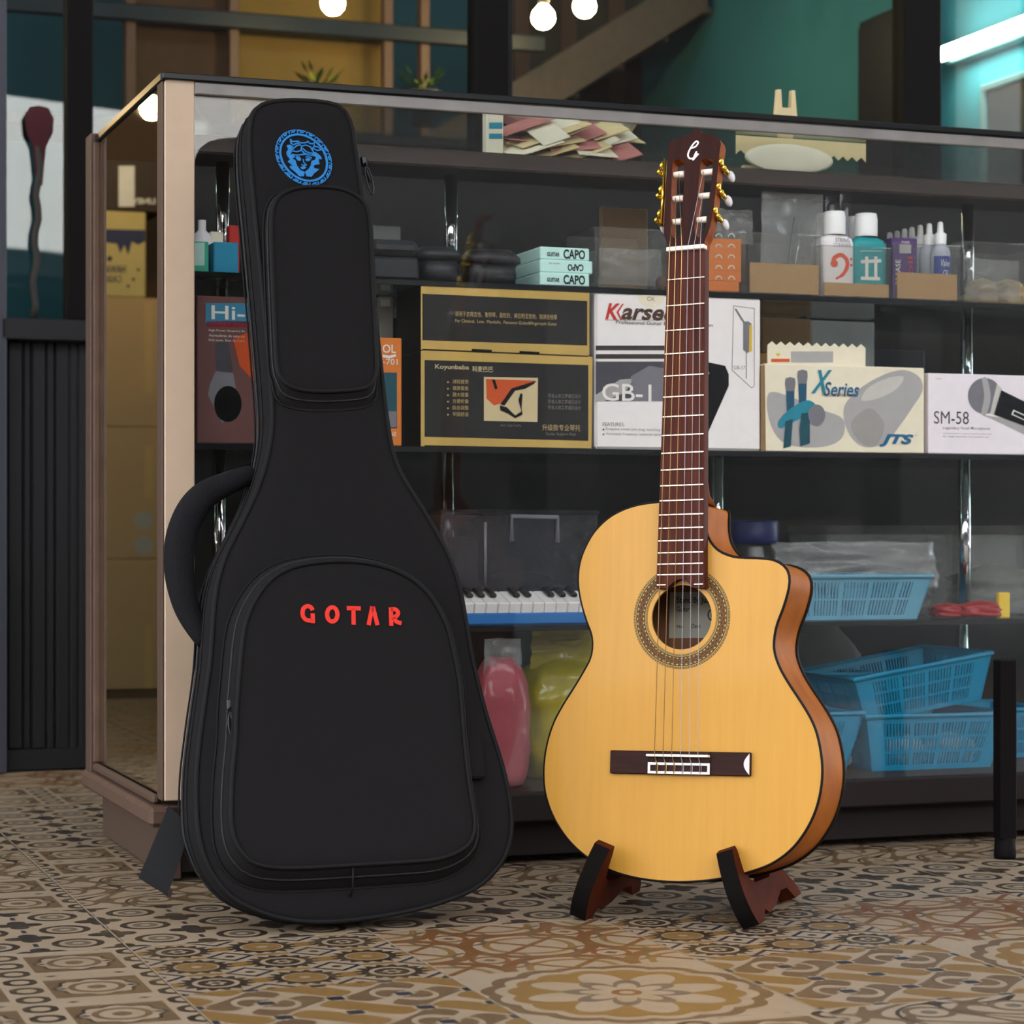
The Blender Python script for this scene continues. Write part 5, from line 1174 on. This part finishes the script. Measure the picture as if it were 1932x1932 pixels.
pbasket('blue basket at the far right end of the counter floor', 'blue_plastic', 1850, 1990, 1340, 1450, .20, .2, ZD + .0008, .02, 3, 18)
for i, (x, s_, zz) in enumerate(((1700, .17, ZD + .004), (1790, .17, ZD + .004), (1560, .17, ZD + .004))): blob('small_pouch', ('pouch of parts in the front blue basket, near its left end', 'pouch of parts in the front blue basket, near its right end', 'pouch of parts in the half hidden blue basket')[i], 'pouch', ca(x, 1420, s_)[0], s_, zz, .07, .08, .05, 'skin_grey', seed=40 + i, rough=.3)
# ------------------------------------------------------------------ on the counter top, seen from below through the glass
pm('paper_cream', '#cdb98a', .8, var=.1); pm('paper_white', '#d8cfb6', .8, var=.08); pm('paper_pink', '#b0716a', .8, var=.1); pm('warm_panel', '#7d6026', .7, var=.3, scale=3); pm('warm_brown', '#4c3420', .7, var=.2)
pm('leaf', '#5d7a24', .6, var=.3); pm('pot', '#2b3038', .5); pm('frame_wood', '#6a4e3e', .5); pm('picture_dark', '#1d2226', .4); pm('cream_wood', '#c9b48a', .5); pm('red_feather', '#3a1218', .9); pm('stick', '#2a2622', .7)
random.seed(5)
def packet(x, y, s, w_, d_, mt, rz, tilt, lab):
    a, z = ca(x, y, s); M = CM(a, s, z) @ Matrix.Rotation(rz, 4, 'Y') @ Matrix.Rotation(tilt, 4, 'X')
    o = MB().rbox(-w_, w_, -d_, d_, 0, .0022, .0006).build('paper_packet', mt, None, M)
    tag(o, lab, 'packet', {'paper_cream': 'cream packets in the pile', 'paper_white': 'off-white packets in the pile', 'paper_pink': 'pink packets in the pile'}[mt])
for i in range(22):
    t_ = i / 21; x = 975 + 190 * ((i * 7) % 11) / 10 + random.uniform(-12, 12); lay = i // 6
    y = 276 - lay * 13 + (x - 975) * .055; mt = ('paper_cream', 'paper_white', 'paper_cream', 'paper_pink')[i % 4]
    packet(x, y, .105 + random.uniform(0, .06), .022 + random.random() * .022, .03, mt, random.uniform(-.45, .05), random.uniform(.25, .6), {'paper_cream': 'cream paper packet in the loose pile under the glass top', 'paper_white': 'off-white paper packet in the loose pile under the glass top', 'paper_pink': 'pink paper packet in the loose pile under the glass top'}[mt])
b = cbox('printed_packet', 'small pale packet with blue print left of the paper pile', 'packet', 918, 207, 950, 290, .11, .02, 'paper_white', 1.0605)
b.rect('print', 923, 231, 948, 243, 'teal_print'); b.rect('print', 923, 252, 948, 262, 'teal_print')
a0, z0 = ca(1388, 252, .13); a1, z1 = ca(1633, 262, .13); w_ = a1 - a0; hz = .030; ztop = 1.1215
zp = [Vector((0, 0)), Vector((w_, 0)), Vector((w_, -hz))] + [Vector((w_ - w_ * i / 28, -hz + (.007 if i % 2 else 0))) for i in range(1, 28)] + [Vector((0, -hz))]
o = MB().plate(ccw(zp), [], 0, .0012, M=Matrix.Rotation(PI / 2, 4, 'X'), smooth_wall=False).build('zigzag_reflection', 'paper_cream', None, CM(a0, .13, ztop)); tag(o, 'cream zigzag shape standing in for a reflection under the glass top', 'card')  # solid shape imitating a zigzag reflection on the underside of the glass
o = MB().lathe([(.0, 0), (.070, .0), (.078, .003), (.070, .006), (.0, .006)], 40, cap=False, M=Matrix.Rotation(PI / 2, 4, 'X') @ Matrix.Scale(.30, 4, (0, 1, 0))).build('oval_dish', 'paper_white', None, CM(ca(1490, 278, .10)[0], .105, 1.0605 + .0235)); tag(o, 'pale oval dish standing in front of the zigzag reflection shape', 'dish')
o = MB().rbox(-.055, .055, 0, .01, 0, .012, .001).build('tan_block', 'paper_cream', None, CM(ca(1470, 300, .10)[0], .115, 1.0605)); tag(o, 'low tan block behind the oval dish', 'block')
# forked cream holder on the counter top
a, z = ca(1484, 200, .30); e = cab_empty('forked_holder', a, .30, ZT); tag(e, 'small cream forked holder standing on the counter top', 'holder')
RX = Matrix.Rotation(PI / 2, 4, 'X')
MB().plate(ccw([Vector(p) for p in ((-.012, .006), (.012, .006), (.013, .055), (.020, .060), (.016, .105), (.010, .105), (.008, .075), (-.008, .075), (-.010, .105), (-.016, .105), (-.020, .060), (-.013, .055))]), [], -.010, 0, M=RX, smooth_wall=False).build('fork', 'cream_wood', e)
MB().rbox(-.03, .03, -.015, .025, 0, .006, .002).build('foot', 'cream_wood', e)

# ------------------------------------------------------------------ inside the shop
# tube lamp on the side wall
m = pm('tube_glow', '#e9fff8', .4, em=('#dffdf4', 44.0)); pm('bulb_glow', '#fff0c8', .4, em=('#ffd99a', 170.0)); pm('fixture', '#7d9792', .5)
e = cab_empty('tube_lamp', 2.6, 2.02, 1.80); tag(e, 'glowing white fluorescent tube on the teal side wall', 'lamp')
MB().tube([Vector((0, -.28, 0)), Vector((0, .30, 0))], .019, 16).build('tube', 'tube_glow', e)
MB().rbox(.03, .075, -.30, .33, -.02, .03, .004).build('batten', 'fixture', e)
for y in (-.285, .305): MB().rbox(-.015, .06, y - .008, y + .008, -.016, .016, .002).build('socket', 'fixture', e)
a0, z0 = ca(1862, 115, 1.9)
pf = cab_empty('wall_frame', 2.66, 1.95, 1.30); tag(pf, 'dark framed panel on the teal wall under the tube lamp', 'picture')
MB().rbox(-.02, .018, -.15, .20, -.25, .37, .004).build('panel', 'picture_dark', pf)
for y0, y1, z0, z1 in ((-.17, .22, .37, .39), (-.17, .22, -.27, -.25), (.20, .22, -.25, .37), (-.17, -.15, -.25, .37)): MB().rbox(-.03, .018, y0, y1, z0, z1, .003).build('frame', 'fixture', pf)
b0 = cab_empty('wall_cabinet', 2.61, 2.60, 1.0); tag(b0, 'dark cupboard against the teal wall left of the wide mullion', 'cupboard')
MB().rbox(-.02, .068, -.15, .16, 0, .98, .004).build('body', 'picture_dark', b0); MB().rbox(-.03, -.02, -.14, .15, .02, .96, .003).build('door', 'picture_dark', b0)
e = cab_empty('tube_lamp', -1.5, 3.3, 2.6); tag(e, 'added unseen fluorescent tube inside the doorway that brightens the cartons', 'lamp')  # lamp added out of view to lift the light on the mirrored cartons
MB().tube([Vector((-.6, 0, 0)), Vector((.6, 0, 0))], .019, 16).build('tube', 'tube_glow', e); MB().rbox(-.62, .62, -.03, .03, .03, .07, .004).build('batten', 'fixture', e)
for x in (-.5, .5): MB().tube([Vector((x, 0, .07)), Vector((x, 0, 3.2))], .004, 6).build('hanger', 'fixture', e)
# bulbs
def bulb(x, y, s, label, sc=1.0):
    a, z = ca(x, y, s); e = cab_empty('pendant_bulb', a, s, z); tag(e, label, 'lamp', 'round glowing bulbs')
    MB().lathe([(.002, -.034), (.018, -.029), (.030, -.016), (.034, 0), (.030, .016), (.020, .028), (.013, .036)], 20).build('bulb', 'bulb_glow', e)
    MB().lathe([(.014, .036), (.016, .045), (.016, .065), (.006, .075)], 14).build('socket', 'black_plastic', e); MB().tube([Vector((0, 0, .075)), Vector((0, 0, 5.8 - z))], .0025, 6).build('cord', 'black_plastic', e)
bulb(1025, 33, 3.0, 'round glowing bulb beside the sloping stair board'); bulb(1103, 12, 3.1, 'round glowing bulb nearer the top of the stair board'); bulb(628, 6, 3.0, 'round glowing bulb in front of the yellow panel')
bm_ = ca(287, 205, 3.6)
for i, (a, s, z) in enumerate(((-bm_[0], 3.6, bm_[1]), (-1.3, 2.6, 2.1))):
    e = cab_empty('pendant_bulb', a, s, z); tag(e, ('round glowing bulb inside the doorway, seen in the mirror', 'added unseen bulb near the doorway wall that brightens the cartons')[i], 'lamp', 'round glowing bulbs')  # second bulb is an added fill light for the cartons, out of view
    MB().lathe([(.002, -.034), (.018, -.029), (.030, -.016), (.034, 0), (.030, .016), (.020, .028), (.013, .036)], 20).build('bulb', 'bulb_glow', e); MB().tube([Vector((0, 0, .036)), Vector((0, 0, 5.8 - z))], .0025, 6).build('cord', 'black_plastic', e)
# stair: sloping board with treads, running up to the right in front of the side wall
S_ST = 3.9
st = cab_empty('staircase', ca(1060, 190, S_ST)[0], S_ST, 0); tag(st, 'brown staircase with a sloping side board inside the shop', 'staircase')
p0 = Vector((0, 0, ca(1060, 190, S_ST)[1])); q1 = ca(1365, 0, S_ST); p1 = Vector((q1[0] - ca(1060, 190, S_ST)[0], 0, q1[1])); dv = (p1 - p0)
pb, pt_ = p0 - dv * 1.6, p0 + dv * .9
MB().add([pb, pt_, pt_ + Vector((0, 0, .16)), pb + Vector((0, 0, .16))] + [q + Vector((0, .04, 0)) for q in (pb, pt_, pt_ + Vector((0, 0, .16)), pb + Vector((0, 0, .16)))], [(0, 1, 2, 3), (7, 6, 5, 4), (0, 4, 5, 1), (1, 5, 6, 2), (2, 6, 7, 3), (3, 7, 4, 0)]).build('side_board', 'stringer_wood', st)
for i in range(9):
    c = pb.lerp(pt_, (i + .5) / 9); MB().rbox(c.x - .12, c.x + .12, .04, .62, c.z + .05, c.z + .075, .003).build('tread', 'stringer_wood', st)
for x in (985, 1075, 1165):
    a, z = ca(x, 100, 4.54); o = MB().rbox(-.03, .03, 0, .012, 0, 2.7, .004).build('partition_post', 'frame_wood', None, CM(a, 4.54, 0)); tag(o, {985: 'brown post left of the stair bulbs', 1075: 'brown post between the two stair bulbs', 1165: 'brown post behind the stair board'}[x], 'post', 'posts behind the stair')
bw = MB().box(0, 1.0, 0, .03, 0, 2.7).build('partition', 'brown_wall', None, CM(ca(970, 100, 4.56)[0], 4.56, 0)); tag(bw, 'grey-brown partition behind the staircase', 'partition')
# warm lit panels on the left
for i, (x0, x1, mt, lab) in enumerate(((240, 430, 'warm_brown', 'brown wall panel left of the yellow one'), (450, 722, 'warm_panel', 'warm yellow wall panel lit by a bulb'))):
    a0, _ = ca(x0, 60, 3.6); a1, _ = ca(x1, 60, 3.6); o = MB().rbox(0, a1 - a0, 0, .03, 1.05, 2.6, .003).build('wall_panel', mt, None, CM(a0, 3.6, 0)); tag(o, lab, 'panel')
for x, lab in ((243, 'pale trim post left of the brown wall panel'), (438, 'brown trim post between the wall panels'), (728, 'brown trim post right of the yellow panel'), (797, 'pale trim post before the teal wall')):
    a, _ = ca(x, 60, 3.55); o = MB().rbox(-.015, .015, 0, .04, 1.0, 2.7, .003).build('trim_post', 'frame_wood', None, CM(a, 3.52, 0)); tag(o, lab, 'post')
for k_, (x, lab) in enumerate(((600, 'leafy pot plant under the yellow panel'), (800, 'small pot plant at the right end of the yellow panel'))):
    a, z = ca(x, 150, 3.2); e = cab_empty('pot_plant', a, 3.2, z - .135); tag(e, lab, 'plant'); MB().lathe([(.035, 0), (.05, .09), (.052, .10), (.045, .10)], 18).build('pot', 'pot', e)
    b = MB(); random.seed(k_)
    for i in range(46):
        t = random.uniform(0, 2 * PI); l = random.uniform(.03, .07); h0 = .10; d = Vector((math.cos(t), math.sin(t), random.uniform(.1, .9))); p = Vector((0, 0, h0)) + d * l; sd = Vector((-d.y, d.x, 0)) * .006
        b.add([p - d * .015, p + sd, p + d * .02, p - sd], [(0, 1, 2, 3)])
    b.build('foliage', 'leaf', e)
a, z = ca(560, 145, 3.1); sh_ = MB().rbox(-1.0, .9, 0, .30, 0, .03, .004).build('wall_shelf', 'picture_dark', None, CM(a, 3.08, ca(560, 150, 3.1)[1] - .17)); tag(sh_, 'dark shelf carrying the pot plants inside the shop', 'shelf')
o = MB().rbox(-1.0, .9, 0, .03, 0, .05, .004).build('picture_rail', 'picture_dark', None, CM(a, 3.50, ca(560, 62, 3.5)[1])); tag(o, 'dark horizontal rail across the wall panels', 'rail')
# red-topped duster standing on the door rail in front of the narrow pane
zr = ca(80, 598, SF - .03)[1]; a, z = ca(74, 240, SF - .016); e = cab_empty('feather_duster', a, SF - .016, zr); tag(e, 'dark stick with a dull red top standing before the narrow pane', 'duster')
z -= zr; pts = [Vector((math.sin(i * 1.7) * .004 - .012 * (1 - i / 14), 0, (z - .04) * i / 14)) for i in range(15)]
MB().tube(pts, .0075, 8).build('stick', 'stick', e)
MB().lathe([(.007, z - .12), (.011, z - .07), (.014, z - .04), (.028, z - .01), (.030, z + .02), (.020, z + .040), (.0, z + .045)], 16, cap=False, M=Matrix.Scale(.45, 4, (0, 1, 0))).build('head', 'red_feather', e)

# ------------------------------------------------------------------ cartons inside the doorway, seen in the mirrored end
pm('carton', '#a98c66', .75, var=.08, scale=6); pm('tape', '#b89a6a', .25, var=.1); pm('print_box', '#b3a26a', .7, var=.1); pm('print_navy', '#2e3350', .7); pm('black_box', '#2a1d18', .6); pm('white_print', '#c9c9c4', .7); pm('grey_circle', '#9a968c', .5)
SV = 4.15
def mb_(name, label, x0, y0, x1, y1, depth, mat, z0=None, s=SV, cat='box'):
    """a carton whose mirror image shows at these pixels: built at its real place, mirrored across the counter end"""
    a0, _ = ca(x0, y1, s); a1, _ = ca(x1, y1, s); _, zt = ca((x0 + x1) / 2, y0, s); _, zb = ca((x0 + x1) / 2, y1, s)
    if z0 is not None: zb = z0
    w_ = a1 - a0; e = cab_empty(name, -(a0 + a1) / 2, s, zb); tag(e, label, cat, 'cartons by the doorway')
    MB().rbox(-w_ / 2, w_ / 2, 0, depth, 0, zt - zb, .003).build('body', mat, e)
    e['zt'] = zt
    return e, w_, zt - zb, zt, (a0 + a1) / 2, zb
def mpt(e, ac, zb, x, y, k=1):
    a, z = ca(x, y, SV - .0008 * k); return Vector((-(a - ac), -.0008 * k, z - zb))
zc_ = 0.0
names = ('bottom carton of the stack seen in the mirror, printed CLIP MUSIC LIGHT', 'middle plain carton of the stack seen in the mirror', 'top plain carton of the stack seen in the mirror')
stk = []
for i, (y0, y1) in enumerate(((1055, 1301), (806, 1054), (561, 805))):
    r_ = mb_('carton', names[i], 150, y0, 312, y1, .35, 'carton', zc_); stk.append(r_); zc_ = r_[3] + .001
def mpoly(r_, nm, pts, mat, k=1): 
    e, ac, zb = r_[0], r_[4], r_[5]; MB().add([mpt(e, ac, zb, x, y, k) for x, y in pts], [tuple(range(len(pts)))]).build(nm, mat, e)
for r_, y0, y1 in ((stk[2], 570, 740), (stk[1], 840, 940), (stk[0], 1180, 1300)): mpoly(r_, 'tape', [(274, y0), (289, y0), (289, y1), (274, y1)], 'tape')
for cy_ in (982, 1029): mpoly(stk[1], 'sticker', [(272 + 18 * math.cos(t), cy_ + 18 * math.sin(t)) for t in [i * PI / 10 for i in range(20)]], 'grey_circle')
e, ac, zb = stk[0][0], stk[0][4], stk[0][5]
uv, fs = text_mesh('CLIP MUSIC LIGHT', .01)
A, B_, T_ = mpt(e, ac, zb, 278, 1154), mpt(e, ac, zb, 278, 1058), mpt(e, ac, zb, 268, 1154)
MB().add([A + (B_ - A) * u_ + (T_ - A) * v_ for u_, v_ in uv], fs).build('lettering', 'tape', e)
r_ = mb_('printed_carton', 'yellowish carton with dark blue splash print on top of the mirrored stack', 150, 398, 276, 560, .25, 'print_box', zc_)
mpoly(r_, 'print', [(190, 432), (275, 434), (275, 455), (262, 462), (250, 456), (243, 482), (236, 462), (228, 478), (222, 460), (205, 458), (190, 455)], 'print_navy')
for cx_, cy_, rr_ in ((208, 488, 5), (262, 509, 3), (253, 527, 3), (243, 540, 3)): mpoly(r_, 'print_dot', [(cx_ + rr_ * math.cos(t), cy_ + rr_ * math.sin(t)) for t in [i * PI / 6 for i in range(12)]], 'print_navy')
e, ac, zb = r_[0], r_[4], r_[5]
for t_, x0, x1, y0, y1 in (('HAWAII', 195, 238, 500, 516), ('CASIO', 195, 231, 520, 533)):
    uv, fs = text_mesh(t_, .02); A, B_, T_ = mpt(e, ac, zb, x1, y1), mpt(e, ac, zb, x0, y1), mpt(e, ac, zb, x1, y0)
    MB().add([A + (B_ - A) * u_ + (T_ - A) * v_ for u_, v_ in uv], fs).build('lettering', 'print_navy', e)
r_ = mb_('dark_box', 'dark brown box with white lettering on the yellowish carton in the mirror', 180, 300, 308, 397, .20, 'black_box', r_[3] + .001, cat='box')
e, ac, zb = r_[0], r_[4], r_[5]; uv, fs = text_mesh('LINEVO', .03); A, B_, T_ = mpt(e, ac, zb, 294, 385), mpt(e, ac, zb, 236, 385), mpt(e, ac, zb, 294, 374)
MB().add([A + (B_ - A) * u_ + (T_ - A) * v_ for u_, v_ in uv], fs).build('lettering', 'white_print', e); mpoly(r_, 'print', [(225, 313), (255, 313), (255, 390), (225, 390)], 'white_print', .5)

o = MB().rbox(-1.7, -.35, 4.57, 4.595, .3, 2.6, .003).build('wall_panel', 'warm_brown', None, CAB); tag(o, 'brown wall panel behind the cartons, seen in the mirror', 'panel')
